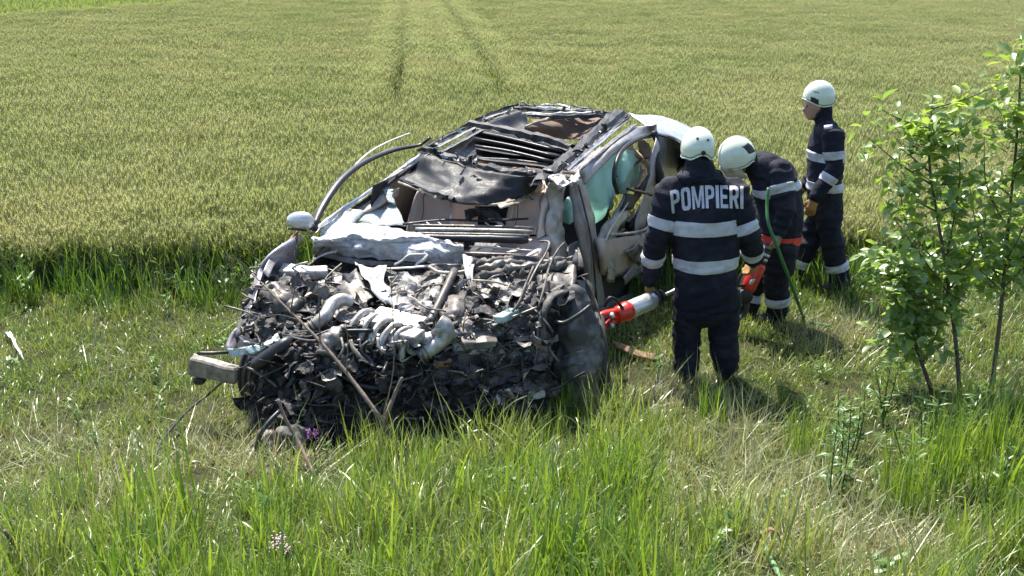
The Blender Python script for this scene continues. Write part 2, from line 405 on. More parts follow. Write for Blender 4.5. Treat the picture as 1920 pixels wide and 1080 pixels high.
def scatter_wheat():
    R = random.Random(11); Q = {k: ([], [], [], []) for k in 'nmf'}
    def add(k, x, y, sc=1):
        pt_ = fbm(x * .55, y, .9, 12); tint = max(0, min(1, .35 + .55 * fbm(x, y, .35, 2) + R.uniform(-.3, .3)))
        hs = .95 + .09 * fbm(x, y, .5, 7) + .10 * pt_ + R.uniform(-.06, .06); e = y - wheat_edge(x)
        hs *= .78 + .22 * smooth(-.2, 1.3, e + .5 * fbm(x, y, 1.3, 20))
        q = Q[k]; q[0].append((x, y, ground_z(x, y) - .01)); q[1].append((R.gauss(0, .03), R.gauss(0, .03), R.randrange(4) * 1.5708 + R.gauss(0, .12) if k != 'n' else R.random() * 6.283)); q[2].append((sc, sc, hs)); q[3].append(tint)
    y = 9.3
    while y < 26:                                    # near field: half-metre patches
        x = -.85 * y
        while x < .85 * y:
            xx, yy = x + R.uniform(-.07, .07), y + R.uniform(-.07, .07)
            if yy > wheat_edge(xx) + .55 and track_d(xx, yy) > .5: add('m', xx, yy)
            x += .47
        y += .47
    for i in range(5200):                            # loose clumps along the edge and beside the wheel tracks
        x = R.uniform(-9.5, 9.5); e = R.uniform(-.15, .9); add('n', x, wheat_edge(x) + e) if i < 3300 else None
        t = TR[i % 2]; y = R.uniform(t[0].y, t[2].y if t[2].y < 60 else 60)
        for a, b in zip(t, t[1:]):
            if a.y <= y <= b.y: x = a.x + (b.x - a.x) * (y - a.y) / (b.y - a.y) + R.choice((-1, 1)) * R.uniform(.22, .8 if y > 26 else .6); break
        else: continue
        if track_d(x, y) > .2: add('n', x, y, 1 if y < 26 else 1.4)
    y = 26.2
    while y < 86:
        x = -.85 * y
        while x < .85 * y:
            xx, yy = x + R.uniform(-.1, .1), y + R.uniform(-.1, .1)
            if not beyond_far(xx, yy) and track_d(xx, yy) > .75: add('f', xx, yy)
            x += .93
        y += .93
    c0 = wheat_clumps('wheat_clump', 8, 16, .15, 5); c1 = wheat_clumps('wheat_patch', 10, 130, -.26, 6); c2 = wheat_clumps('wheat_patch_far', 8, 300, -.52, 7, True)
    for k, c, nv, lb in (('n', c0, 8, 'wheat at the edge of the field and beside the tractor tracks'), ('m', c1, 10, 'ripening green-gold wheat standing behind the wrecked car'), ('f', c2, 8, 'far expanse of pale green-gold wheat at the top')):
        o = scatter('wheat', c, nv, *Q[k], seed=ord(k)); tag(o, lb, 'wheat', kind='stuff')
scatter_wheat()
def inside_car(x, y, pad=0):
    a, r, _ = toL(V((x, y, 0))); return -1.35 - pad < a < 4.1 + pad and -.85 - pad < r < .95 + pad and not (r > .2 and a < -.75 - pad)
def pl(X, tab):
    for (x0, y0), (x1, y1) in zip(tab, tab[1:]):
        if X <= x1: return y0 + (y1 - y0) * max(0, (X - x0)) / (x1 - x0)
    return tab[-1][1]
TALL_EDGE = [(-200, 930), (0, 930), (120, 900), (300, 905), (430, 960), (560, 915), (640, 870), (760, 835), (900, 805), (1040, 765), (1130, 750), (1250, 775), (1330, 830), (1420, 960), (1500, 1010), (1600, 1000), (1680, 900), (1800, 760), (2100, 720)]
def spot(X, Y, cx, cy, rx, ry): return max(0, 1 - ((X - cx) / rx) ** 2 - ((Y - cy) / ry) ** 2)
def scatter_grass():
    R = random.Random(21); kinds = {k: ([], [], [], []) for k in ('tall', 'short', 'straw', 'weed', 'edge', 'bent', 'root')}
    def put(k, x, y, s, tint, tilt=.12):
        q = kinds[k]; q[0].append((x, y, ground_z(x, y))); q[1].append((R.gauss(0, tilt), R.gauss(0, tilt), R.random() * 6.283))
        q[2].append((s * R.uniform(.9, 1.1), s * R.uniform(.9, 1.1), s * R.uniform(.75, 1.2))); q[3].append(max(0, min(1, tint + R.uniform(-.2, .2))))
    def field(x, y):
        X, Y = project((x, y, ground_z(x, y))); n1 = fbm(x, y, 1.1, 1); n2 = fbm(x, y, 2.6, 4)
        dry = .15 + .35 * n1 + .9 * max(spot(X, Y, 480, 850, 190, 130), 1.3 * spot(X, Y, 1390, 850, 85, 85), 1.3 * spot(X, Y, 1470, 950, 120, 85), 1.3 * spot(X, Y, 1590, 1040, 230, 90), .9 * spot(X, Y, 1250, 735, 170, 60), .75 * spot(X, Y, 120, 900, 330, 110), .5 * spot(X, Y, 1330, 900, 160, 160), .7 * spot(X, Y, 1560, 640, 130, 60))
        te = pl(X, TALL_EDGE); tall = smooth(te - 12, te + 55, Y + 22 * n2) * (.30 + .70 * smooth(-.35, .25, n2))
        tall *= 1 - .85 * smooth(.45, .8, dry)
        if X > 1380: tall *= .55 + .45 * smooth(-.2, .3, n1)
        return X, Y, n1, n2, dry, tall
    step = .15
    ny = int((11.8 - 2.3) / step)
    for iy in range(ny):
        y0 = 2.3 + iy * step; nx = int((.62 * y0 + 1.6) / step)
        for ix in range(-nx, nx + 1):
            x = ix * step + R.uniform(-.07, .07); y = y0 + R.uniform(-.07, .07)
            if inside_car(x, y): continue
            e = wheat_edge(x) - y
            if -1.0 < e <= -.1 and R.random() < .5 + .45 * e: put('edge', x, y, R.uniform(.95, 1.3), .15)
            if e < -.1: continue
            X, Y, n1, n2, dry, tall = field(x, y)
            if (ix + iy) % 2 == 0 and R.random() < .92: put('short', x, y, R.uniform(.8, 1.15) * (1 + .45 * max(0, n2)) * (1 - .35 * min(1, max(0, dry))), dry * .8 + .3 * n2, .10)
            if e < 1.05 + .5 * n1 and R.random() < .85 - .4 * max(0, e): put('edge', x, y, R.uniform(.85, 1.4) * (1 - .6 * smooth(.4, 1.15, e + .3 * n2)), .08 + .3 * n1)
            if R.random() < tall * .85: put('tall', x, y, R.uniform(.6, 1.15) * (.75 + .5 * smooth(-.3, .7, n2)), .06 + .4 * dry + .25 * n1)
            if R.random() < .12 + .45 * tall + .3 * max(0, dry): put('bent', x, y, R.uniform(.5, 1.0) * (.55 + .45 * tall), R.random(), .25)
            if R.random() < .05 + .9 * max(0, dry - .25): put('straw', x, y, R.uniform(.7, 1.2), R.random() * .9, .1)
            if R.random() < .9 * max(spot(X, Y, 485, 895, 95, 45), spot(X, Y, 1700, 1035, 150, 45)): put('root', x, y, R.uniform(.6, 1.0), R.random())
            if R.random() < .03 + .12 * smooth(1450, 1750, X) * smooth(.0, .5, n2 + .2): put('weed', x, y, R.uniform(.35, .75), R.random())
            if e < .9 and R.random() < .16: put('weed', x, y, R.uniform(.5, 1.1), R.random() * .5)
    lib_ = {'tall': grass_clumps('tall_grass_clump', 12, 40, .13, .22, .58, .006, .0125, .24, 1.5, [M['grass_tall']], 3, 5),
            'short': grass_clumps('short_grass_clump', 14, 120, -.16, .05, .20, .004, .009, .65, 2.4, [M['grass_short']], 4, 3),
            'straw': grass_clumps('straw_clump', 8, 40, .17, .15, .45, .003, .0065, 1.3, .4, [M['straw']], 5, 3),
            'edge': grass_clumps('edge_grass_clump', 8, 32, .12, .22, .56, .007, .014, .25, 1.5, [M['grass_edge']], 8, 4),
            'bent': grass_clumps('bent_grass_clump', 10, 9, .14, .22, .50, .006, .011, .45, 2.6, [M['grass_bent']], 18, 7),
            'root': grass_clumps('root_mat_clump', 6, 60, .12, .05, .14, .002, .004, 1.0, 2.5, [M['straw_red']], 28, 3),
            'weed': weed_clumps('weed_clump', 8, 9)}
    nm = {'tall': ('tall_grass', 'tall bright green grass on the near bank', 'grass', 12), 'short': ('short_grass', 'short trampled grass around the wreck', 'grass', 12),
          'bent': ('bent_grass', 'pale arching bent grass blades on the near bank', 'grass', 10), 'root': ('dry_roots', 'reddish brown matted dead grass', 'dead grass', 6), 'straw': ('dry_straw', 'flattened pale dry grass stems', 'straw', 8), 'edge': ('field_margin_grass', 'dark lush grass along the edge of the wheat', 'grass', 8), 'weed': ('weeds', 'broad leaved weeds among the grass', 'weeds', 8)}
    for k, (P, Ro, S, T) in kinds.items():
        o = scatter(nm[k][0], lib_[k], nm[k][3], P, Ro, S, T, len(P) % 99); tag(o, nm[k][1], nm[k][2], kind='stuff')
scatter_grass()
def scatter_far():
    R = random.Random(5); P, Ro, S, T = [], [], [], []
    for i in range(14000):
        x = R.uniform(-85, -8); y = R.uniform(35, 110)
        if abs(x) > .85 * y or not beyond_far(x, y): continue
        P.append((x, y, 0)); Ro.append((0, 0, R.random() * 6.28)); S.append((3, 3, 2.2)); T.append(R.random() * .4)
    o = scatter('green_crop', grass_clumps('crop_clump', 5, 50, .25, .1, .2, .012, .025, .6, 1.2, [M['crop']], 14, 3), 5, P, Ro, S, T, 3)
    tag(o, 'bright green crop beyond the far left corner of the wheat', 'crop', kind='stuff')
scatter_far()


# ------------------------------------------------------------------ the wreck
M['silver'] = mat('silver_paint', (.56, .55, .57), .33, .55, (.36, .34, .35), 5, .5, .75, bump=.05, bsc=30, dust=(.42, .38, .33))
M['silver_dirty'] = mat('dirty_silver_paint', (.36, .34, .345), .45, .3, (.20, .17, .16), 7, .4, .7, bump=.12, bsc=25, dust=(.36, .31, .26))
M['white_metal'] = mat('pale_crumpled_metal', (.62, .60, .58), .5, .2, (.36, .34, .32), 11, .45, .65, bump=.2, bsc=35)
M['alu'] = mat('aluminium', (.54, .525, .50), .45, .5, (.27, .245, .21), 14, .40, .60, bump=.3, bsc=60, dust=(.45, .41, .36))
M['steel'] = mat('dirty_steel', (.24, .225, .21), .5, .4, (.10, .085, .07), 14, .4, .62, bump=.25, bsc=50, dust=(.20, .17, .14))
M['dark_steel'] = mat('sooty_steel', (.06, .057, .055), .5, .3, (.15, .13, .11), 12, .48, .7, bump=.3, bsc=45, dust=(.18, .16, .14))
M['soot'] = mat('soot', (.018, .017, .016), .8, 0, (.06, .055, .05), 18, .5, .72, bump=.5, bsc=70, spec=.3, dust=(.15, .135, .12))
M['bulk'] = mat('grimy_bulkhead', (.16, .145, .125), .7, .1, (.055, .05, .045), 12, .42, .6, bump=.4, bsc=40)
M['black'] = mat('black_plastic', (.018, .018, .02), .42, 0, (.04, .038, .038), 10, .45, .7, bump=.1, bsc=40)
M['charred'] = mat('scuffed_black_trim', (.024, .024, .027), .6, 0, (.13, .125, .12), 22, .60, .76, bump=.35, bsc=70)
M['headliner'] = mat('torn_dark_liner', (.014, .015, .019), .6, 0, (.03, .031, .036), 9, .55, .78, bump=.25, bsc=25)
M['rubber'] = mat('rubber', (.022, .022, .022), .75, 0, (.06, .055, .05), 14, .45, .7, bump=.3, bsc=90, dust=(.12, .10, .08))
M['liner_grey'] = mat('muddy_wheel_liner', (.05, .05, .05), .7, 0, (.17, .165, .155), 8, .45, .66, bump=.3, bsc=35)
M['beige'] = mat('beige_leather', (.76, .61, .51), .55, 0, (.66, .52, .44), 6, .4, .7, bump=.15, bsc=120)
M['beige_trim'] = mat('beige_trim', (.50, .42, .36), .6, 0, (.36, .29, .24), 8, .45, .7, bump=.1, bsc=60)
M['brown_liner'] = mat('brown_liner', (.22, .15, .11), .85, 0, (.15, .10, .075), 7, .4, .7, bump=.1, bsc=90)
M['cream_plastic'] = mat('cream_plastic', (.48, .43, .34), .5, 0, (.26, .21, .15), 11, .42, .62, bump=.1)
M['glass'] = mat('shattered_glass', (.50, .56, .54), .3, 0, (.34, .40, .39), 70, .45, .6, bump=.9, bsc=160, spec=.6)
M['windscreen'] = mat('crazed_windscreen', (.56, .56, .57), .4, 0, (.25, .26, .28), 22, .48, .68, bump=.8, bsc=140, spec=.6)
M['airbag'] = leafmat('mint_airbag', (.66, .90, .84), (.66, .90, .84), trans=.5, gloss=.02, grough=.5, tt=(1, 1.05, 1))
M['wood'] = mat('dead_wood', (.16, .115, .085), .9, 0, (.27, .21, .165), 30, .4, .65, bump=.5, bsc=80)
M['rust'] = mat('rusty_brown', (.20, .10, .06), .8, .1, (.30, .20, .13), 15, .4, .65, bump=.3)
M['purple_cloth'] = mat('purple_cloth', (.16, .025, .07), .9, 0, (.09, .015, .04), 12, bump=.2)
M['mirror_shell'] = mat('mirror_shell', (.66, .65, .66), .3, .35, (.54, .53, .53), 6, .45, .7)
M['bumper'] = mat('scraped_bumper', (.34, .30, .24), .5, .2, (.16, .135, .11), 12, .4, .6, bump=.3, dust=(.5, .48, .45))
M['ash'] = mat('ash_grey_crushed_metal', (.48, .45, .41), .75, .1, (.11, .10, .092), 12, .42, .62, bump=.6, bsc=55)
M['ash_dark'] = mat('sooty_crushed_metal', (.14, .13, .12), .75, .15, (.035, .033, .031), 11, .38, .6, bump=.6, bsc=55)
M['wing'] = mat('scraped_mauve_grey_paint', (.30, .275, .30), .4, .35, (.46, .44, .46), 6, .5, .75, bump=.1, dust=(.34, .31, .29))
M['lens'] = mat('cracked_lens', (.50, .60, .57), .15, 0, (.20, .26, .25), 18, .45, .6, bump=.3, spec=.8)

HAT = [(-.5, 0), (-.34, .05), (-.26, .32), (0, .38), (.26, .32), (.34, .05), (.5, 0)]
CH = [(-.5, .25), (-.4, 0), (-.1, .04), (0, .2), (.12, .02), (.42, 0), (.5, .22)]
def rail(name, pts, width, m_, prof=HAT, up=(0, 0, 1), crumple=.012, scale=11, sm=6, seed=0, lab=None, ends=None, tall=1):
    p = catmull(pts, sm); N = len(p); rows = []
    for i in range(N):
        t = (p[min(i + 1, N - 1)] - p[max(i - 1, 0)]).normalized(); u = V(up); u = (u - t * u.dot(t)).normalized(); s_ = t.cross(u)
        w_ = lerp_list(width, i / (N - 1)) * (1 + .25 * noise.noise(p[i] * 9 + V((seed, 0, 0)))); fl = .7 + .9 * abs(noise.noise(p[i] * 7 + V((0, seed * 3.1, 0))))
        rows.append([p[i] + s_ * a * w_ + u * (b - .2) * w_ * fl * tall for a, b in prof])
    o = mobj(name, *sheet_geo(rows, sub=1, thick=.006, crumple=crumple, scale=scale, seed=seed), m_, car, smooth=False)
    if lab: o['label'] = lab
    return o
car = empty('wrecked_car', L(0, 0, 0))
tag(car, 'crushed silver car with its front end torn open and roof peeled back', 'car')
def RF(px, py, lift=0):
    """pixel -> point on the sagging roof plane"""
    d = pxray(px, py); best = None
    for i in range(900):
        p = CAMP + d * (5 + i * .01); a, r, h = toL(p)
        if h <= 1.42 + .055 * (a - .9) - .06 * r + lift: return p
    return p
AF = [(-1.2, -1.45), (-.2, -1.45), (.3, -1.2), (.75, -.85), (1.3, -.5)]
def hs(a, r):
    af = pl(r, AF); top = .93 + .24 * min(0, a) if a < 0 else .93
    return top if a > af else top - 1.45 * (af - a)
def EN(px, py, lift=0):
    """pixel -> point on the heap that was the engine bay"""
    d = pxray(px, py)
    for i in range(1200):
        p = CAMP + d * (4.5 + i * .005); a, r, h = toL(p)
        if h <= hs(a, r) + lift: return p
    return p
def ENs(pts, lift=0): return [EN(x, y, lift + (l[0] if l else 0)) for x, y, *l in pts]
def RFs(pts, lift=0): return [RF(x, y, lift + (l[0] if l else 0)) for x, y, *l in pts]
def part(o, label=None):
    if label: o['label'] = label
    return o

# --- hidden bulk so nothing shows through: engine block and front heap, floor pan, bulkhead
def heap():
    vs_, fs = [], []; na, nr = 90, 90
    for i in range(na):
        for j in range(nr):
            a = -2.15 + 2.28 * i / (na - 1); r = -1.08 + 2.2 * j / (nr - 1); p = L(a, r, 0)
            n = noise.noise(V((a * 5, r * 5, 1))) + .6 * abs(noise.noise(V((a * 11, r * 11, 4)))) + .35 * noise.noise(V((a * 25, r * 25, 4)))
            h = hs(a, r) - .085 + .08 * n - 3.2 * max(0, -.80 + .25 * smooth(-1.0, -1.5, a) - r) - 2 * max(0, r - .92)
            q = noise.noise_vector(V((a * 9, r * 9, 7))) * .04
            vs_.append(V((p.x + q.x, p.y + q.y, max(-.08, h))))
    fs = [(i * nr + j, i * nr + j + 1, (i + 1) * nr + j + 1, (i + 1) * nr + j) for i in range(na - 1) for j in range(nr - 1)]
    return vs_, [f for f in fs if max(vs_[k].z for k in f) > -.079]
part(mobj('engine_bay', *heap(), M['soot'], car, smooth=False), 'sooty crushed engine bay')
sheet('floor_pan', [[L(a, r, .22) for r in (-.75, 0, .8)] for a in (-.2, 1.5, 3.2)], M['black'], car, crumple=.01)
sheet('bulkhead', [[L(.12, r, h) for r in (-.82, -.3, .3, .85)] for h in (.93, .6, .2)], M['dark_steel'], car, crumple=.03)

# --- rear body
sheet('boot_lid', [[QH(1178, 212, 1.50), QH(1245, 220, 1.40), QH(1302, 242, 1.30), QH(1326, 272, 1.18)],
                   [QH(1200, 226, 1.46), QH(1250, 240, 1.38), QH(1296, 260, 1.28), QH(1316, 288, 1.16)],
                   [QH(1226, 248, 1.40), QH(1262, 258, 1.34), QH(1288, 278, 1.24), QH(1304, 302, 1.13)]], M['silver'], car, crumple=.012, thick=.01)
sheet('rear_quarter_panel', [[QH(1226, 249, 1.39), QH(1262, 260, 1.33), QH(1288, 281, 1.235), QH(1305, 304, 1.125), L(4.15, .86, 1.02)],
                   [QR(1228, 275, .98), QR(1258, 290, 1.0), QR(1285, 315, 1.02), L(3.6, .98, .9), L(4.15, .9, .85)],
                   [L(2.2, .96, .72), L(2.6, .98, .75), L(3.0, .98, .72), L(3.6, .96, .65), L(4.15, .9, .6)],
                   [L(2.2, .95, .45), L(2.45, .97, .62), L(3.05, .97, .62), L(3.5, .95, .4), L(4.15, .9, .35)]], M['silver_dirty'], car, crumple=.03, thick=.01)
tube('boot_seam', [QH(1232, 252, 1.395), QH(1262, 262, 1.335), QH(1285, 276, 1.27)], .008, M['black'], car, n=6)
sheet('rear_bumper', [[L(4.15, r, h) for r in (-.8, -.3, .3, .9)] for h in (.95, .6, .35)], M['silver_dirty'], car, crumple=.02)
sheet('left_side_panel', [[L(a, -.86, h) for a in (.1, 1.2, 2.4, 3.3, 4.1)] for h in (.95, .65, .3)], M['silver_dirty'], car, crumple=.03)
sheet('dark_backdrop', [[L(a, -.78, h) for a in (.5, 1.4, 2.3, 3.2)] for h in (1.26, .9, .45)], M['headliner'], car, crumple=.03)  # dark sheet added behind the side opening, stands for the cabin's shade
sheet('inner_wing', [[L(-.1, -.80, .92), L(-.6, -.84, .80), L(-1.15, -.90, .66)], [L(-.1, -.82, .55), L(-.6, -.88, .48), L(-1.15, -.92, .42)], [L(-.1, -.82, .15), L(-.6, -.86, .15), L(-1.15, -.88, .15)]], M['soot'], car, crumple=.03)
def wheel(name, c, axis, rt=.31, wd=.2):
    t = lathe(name, [(-wd / 2, rt * .68), (-wd / 2, rt * .93), (-wd / 2 + .025, rt), (0, rt * 1.01), (wd / 2 - .025, rt), (wd / 2, rt * .93), (wd / 2, rt * .68)], c, axis, M['rubber'], car, 40)
    lathe('rim', [(-wd / 2 + .02, rt * .67), (-wd / 2 + .05, rt * .3), (wd / 2 - .06, rt * .25), (wd / 2 - .02, rt * .67)], c, axis, M['alu'], t, 30)
    for k in (-.05, 0, .05): lathe('tread_rib', [(k - .012, rt * 1.0), (k - .012, rt * 1.025), (k + .012, rt * 1.025), (k + .012, rt * 1.0)], V(c), axis, M['rubber'], t, 40)
    return t
wheel('wheel', L(2.75, .82, .31), CR); wheel('wheel', L(2.75, -.78, .31), CR)

# --- roof: peeled panel leaves the sunroof frame, rails and folded shade
rail('windscreen_header', RFs([(796, 278, .02), (840, 291), (900, 311), (960, 323), (1010, 326), (1040, 318)]), [.15, .14, .13, .13, .14, .14], M['charred'], HAT, seed=1, crumple=.02, lab='scuffed black header beam over the missing windscreen')
sheet('torn_headliner', [[RF(795, 287), RF(860, 308), RF(935, 328), RF(1020, 334)],
                         [QH(772, 315, 1.34), QH(845, 338, 1.33), QH(925, 355, 1.31), QH(1010, 348, 1.3)],
                         [QH(750, 340, 1.26), QH(832, 368, 1.24), QH(915, 383, 1.22), QH(1002, 360, 1.24)]], M['headliner'], car, crumple=.035, scale=8, sub=9)
tube('headliner_rim', [QH(748, 342, 1.25), QH(790, 358, 1.23), QH(832, 371, 1.22), QH(880, 382, 1.21), QH(930, 384, 1.21), QH(965, 376, 1.22)], .011, M['cream_plastic'], car, n=6, jit=.4)
tube('headliner_rim', [QH(752, 336, 1.27), QH(792, 351, 1.25), QH(835, 364, 1.24), QH(885, 374, 1.23), QH(935, 372, 1.23)], .018, M['black'], car, n=7)
sheet('torn_trim', [[QH(930, 374, 1.24), QH(965, 360, 1.25), QH(1000, 347, 1.27), QH(1026, 345, 1.27)], [QH(938, 392, 1.2), QH(968, 384, 1.2), QH(998, 366, 1.22), QH(1026, 354, 1.24)]], M['cream_plastic'], car, crumple=.02, scale=14)
sheet('windscreen_scrap', [[QH(955, 330, 1.36), QH(985, 325, 1.37), QH(1015, 334, 1.36)], [QH(958, 342, 1.33), QH(990, 343, 1.33), QH(1018, 346, 1.32)]], M['windscreen'], car, crumple=.02, scale=20)
sheet('windscreen_scrap', [[QH(878, 318, 1.37), QH(905, 330, 1.36), QH(930, 332, 1.36)], [QH(884, 332, 1.34), QH(902, 338, 1.34), QH(924, 341, 1.34)]], M['glass'], car, crumple=.02, scale=20)
# left rail: outer dark rail and two bright inner channels
rail('roof_rail', RFs([(788, 282, .01), (830, 262, .02), (890, 230, .02), (940, 208, .02), (982, 196, .03)]), [.07, .09, .10, .11, .12], M['charred'], CH, seed=2)
for k, (x0, y0, x1, y1, m_) in enumerate(((812, 279, 896, 236, 'white_metal'), (826, 285, 905, 243, 'alu'), (800, 272, 872, 238, 'steel'), (905, 224, 960, 206, 'white_metal'), (930, 222, 985, 205, 'alu'))):
    rail('roof_channel', RFs([(x0, y0, .025), ((x0 + x1) / 2 + 1, (y0 + y1) / 2 - 1, .03), (x1, y1, .025)]), .035, M[m_], CH, seed=5 + k, crumple=.006)
# right rail: charred inner, dark channel, bright strips, painted cant rail
rail('roof_rail', RFs([(1010, 342, .03), (1052, 304, .04), (1088, 276, .04), (1122, 243, .05), (1160, 210, .06)]), [.14, .16, .14, .15, .17], M['charred'], HAT, seed=3, crumple=.022)
rail('roof_rail', RFs([(1056, 318, .0), (1098, 277, .02), (1135, 247, .03), (1174, 214, .04)]), [.09, .10, .11, .12], M['headliner'], CH, seed=4)
for k, (x0, y0, x1, y1, m_, r_) in enumerate(((1062, 318, 1176, 222, 'silver', .02), (1074, 322, 1130, 276, 'white_metal', .018), (1085, 316, 1190, 232, 'alu', .014), (1112, 272, 1160, 238, 'white_metal', .008), (1040, 302, 1078, 280, 'steel', .014))):
    rail('roof_channel', RFs([(x0, y0, .02), ((x0 + x1) / 2, (y0 + y1) / 2, .03), (x1, y1, .03)]), r_ * 2.4, M[m_], CH, seed=12 + k, crumple=.006)
part(sheet('cant_rail', [[RF(1090, 325), RF(1120, 287), RF(1160, 254), RF(1200, 236), RF(1232, 236)],
                    [QR(1093, 336, .78), QR(1123, 300, .80), QR(1160, 268, .82), QR(1198, 250, .84), QR(1230, 248, .88)],
                    [QR(1098, 346, .80), QR(1128, 312, .82), QR(1160, 285, .84), QR(1192, 262, .86), QR(1222, 256, .9)]], M['silver_dirty'], car, crumple=.012, thick=.02), 'dented silver frame above the door opening')
tube('door_seal', [QR(1226, 252, .9), QR(1198, 260, .88), QR(1172, 276, .86), QR(1157, 300, .86), QR(1151, 335, .87), QR(1158, 362, .88)], .02, M['black'], car, n=7)
tube('rear_pillar', [QR(1226, 246, .93), QR(1233, 275, .97), QR(1232, 310, 1.0), QR(1240, 345, 1.02)], [.03, .03, .04, .05], M['charred'], car, n=8, jit=.3)
# rear roof edge
for k, (x0, y0, x1, y1, x2, y2, m_, r_) in enumerate(((965, 203, 1050, 208, 1150, 212, 'headliner', .035), (978, 212, 1060, 213, 1140, 212, 'white_metal', .012), (982, 205, 1030, 202, 1072, 208, 'glass', .02), (1000, 198, 1040, 197, 1075, 204, 'alu', .014), (1060, 205, 1100, 208, 1130, 209, 'charred', .016), (990, 216, 1050, 219, 1130, 216, 'black', .03))):
    rail('rear_roof_edge', RFs([(x0, y0, .04), (x1, y1, .05), (x2, y2, .04)]), r_ * 2.6, M[m_], HAT, seed=20 + k, crumple=.015, scale=14, sm=10)
for pts in ([(972, 203), (978, 191), (990, 197), (1004, 199)], [(1068, 206), (1072, 196), (1080, 200), (1110, 205)], [(1030, 203), (1045, 194), (1062, 200)]):
    tube('torn_strip', RFs([(x, y, .05) for x, y in pts]), .009, M['black'], car, n=5)
sheet('rear_headliner', [[RF(1000, 224, -.02), RF(1050, 222, -.02), RF(1105, 216, -.02), RF(1130, 220, -.02)], [RF(985, 238, -.06), RF(1040, 240, -.08), RF(1100, 236, -.08), RF(1120, 240, -.05)], [RF(985, 250, -.12), RF(1035, 258, -.18), RF(1085, 262, -.15), RF(1100, 264, -.08)]], M['brown_liner'], car, crumple=.012)
tube('headliner_edge', RFs([(985, 238, 0), (1010, 228, .02), (1060, 221, .02), (1108, 215, .02), (1128, 220, .02)]), .012, M['cream_plastic'], car, n=6)
# folded sunshade and its cassette
rail('shade_cassette', RFs([(882, 231, .04), (930, 240, .05), (990, 253, .05), (1040, 265, .05), (1072, 276, .04)]), [.10, .12, .13, .13, .12], M['charred'], HAT, seed=31, tall=1.3)
rows = []
for k in range(9):
    t = k / 8; z = (.02 if k % 2 else -.04) - .06 * t
    rows.append([RF(884 + 12 * t, 236 + 70 * t, z), RF(945 + 6 * t, 250 + 62 * t, z), RF(1005 - 2 * t, 264 + 52 * t, z), RF(1068 - 40 * t, 278 + 44 * t, z)])
sheet('folded_sunshade', rows, M['headliner'], car, sub=4, crumple=.008, thick=.004)
for t in (.12, .38, .62): tube('shade_rib', [RF(888 + 6 * t, 238 + 58 * t, .0), RF(960, 255 + 48 * t, .01), RF(1060 - 36 * t, 280 + 38 * t, .0)], .014, M['black'], car, n=6)
tube('shade_rod', RFs([(900, 297, -.05), (960, 300, -.05), (1030, 308, -.05)]), .01, M['steel'], car, n=6)
sheet('interior_panel', [[QH(840, 275, 1.2), QH(885, 268, 1.2)], [QH(845, 296, 1.1), QH(895, 296, 1.1)]], M['beige_trim'], car, crumple=.01)

# --- left side: pillar, trim, detached door frame, mirror
rail('front_pillar', [RF(800, 283), QH(745, 322, 1.3), QH(690, 362, 1.17), QH(630, 402, 1.06), QH(586, 438, .98)], [.07, .07, .08, .09, .09], M['silver'], HAT, up=(-.7, -.3, .7), seed=33, crumple=.008)
tube('front_pillar_seal', [RF(806, 289), QH(752, 328, 1.29), QH(700, 366, 1.15), QH(648, 402, 1.05)], .015, M['black'], car, n=6)
tube('front_pillar_edge', [RF(812, 280, .02), QH(770, 310, 1.34), QH(730, 335, 1.28)], .013, M['beige_trim'], car, n=6)
sheet('pillar_trim', [[QH(748, 352, 1.2), QH(715, 368, 1.14), QH(680, 384, 1.08), QH(650, 400, 1.04)], [QH(742, 366, 1.14), QH(712, 388, 1.08), QH(680, 404, 1.03), QH(655, 418, 1.0)]], M['beige_trim'], car, crumple=.008, thick=.02)
part(tube('bent_door_frame', [QR(588, 424, -.93), QR(606, 385, -.96), QR(640, 337, -1.0), QR(685, 303, -1.0), QR(740, 281, -.95), QR(785, 272, -.85), QR(806, 258, -.75)], [.03, .032, .034, .032, .028, .022, .02], M['black'], car, n=8, flat=.6), 'black door frame bowed out over the left side')
tube('door_frame_groove', [QR(592, 414, -.96), QR(612, 375, -.99), QR(645, 331, -1.03), QR(690, 298, -1.03), QR(740, 277, -.98)], .01, M['steel'], car, n=5)
tube('chrome_strip', [QR(658, 318, -1.05), QR(688, 289, -1.06), QR(725, 267, -1.05), QR(767, 250, -1.03)], .012, M['white_metal'], car, n=6, flat=.4)
def mirror():
    vs_, fs = [], []; c = QR(563, 416, -1.02); n, m = 14, 20
    for i in range(n + 1):
        t = i / n; x = (t - .5) * .235; rr = (max(0, 1 - abs(2 * t - 1.0) ** 2.4)) ** .5
        lo = .062; hi = .085 * (.75 + .35 * t)
        for k in range(m):
            a = 6.2832 * k / m; z = math.sin(a); vs_.append(c + CR * x + V((0, 0, (hi if z > 0 else lo) * z * rr)) + CA * (.055 * math.cos(a) * rr))
    fs = [(i * m + k, i * m + (k + 1) % m, (i + 1) * m + (k + 1) % m, (i + 1) * m + k) for i in range(n) for k in range(m)]
    o = fix_normals(mobj('wing_mirror', vs_, fs, M['mirror_shell'], car)); part(o, 'silver wing mirror, still intact')
    tube('mirror_arm', [c + CR * .08 - V((0, 0, .03)), QR(592, 428, -.92)], [.025, .03], M['black'], o, n=8)
    sheet('mirror_seam', [[c + CR * x - V((0, 0, .045)) - CA * .05 for x in (-.08, 0, .08)], [c + CR * x - V((0, 0, .058)) - CA * .04 for x in (-.08, 0, .08)]], M['black'], o, sub=2, crumple=0)
mirror()
sheet('shattered_side_glass', [[QH(598, 440, 1.0), QH(625, 412, 1.06), QH(656, 390, 1.12)], [QH(612, 442, 1.0), QH(645, 420, 1.05), QH(682, 398, 1.08)], [QH(626, 444, 1.0), QH(655, 428, 1.02), QH(668, 416, 1.04)]], M['glass'], car, crumple=.012, scale=16)
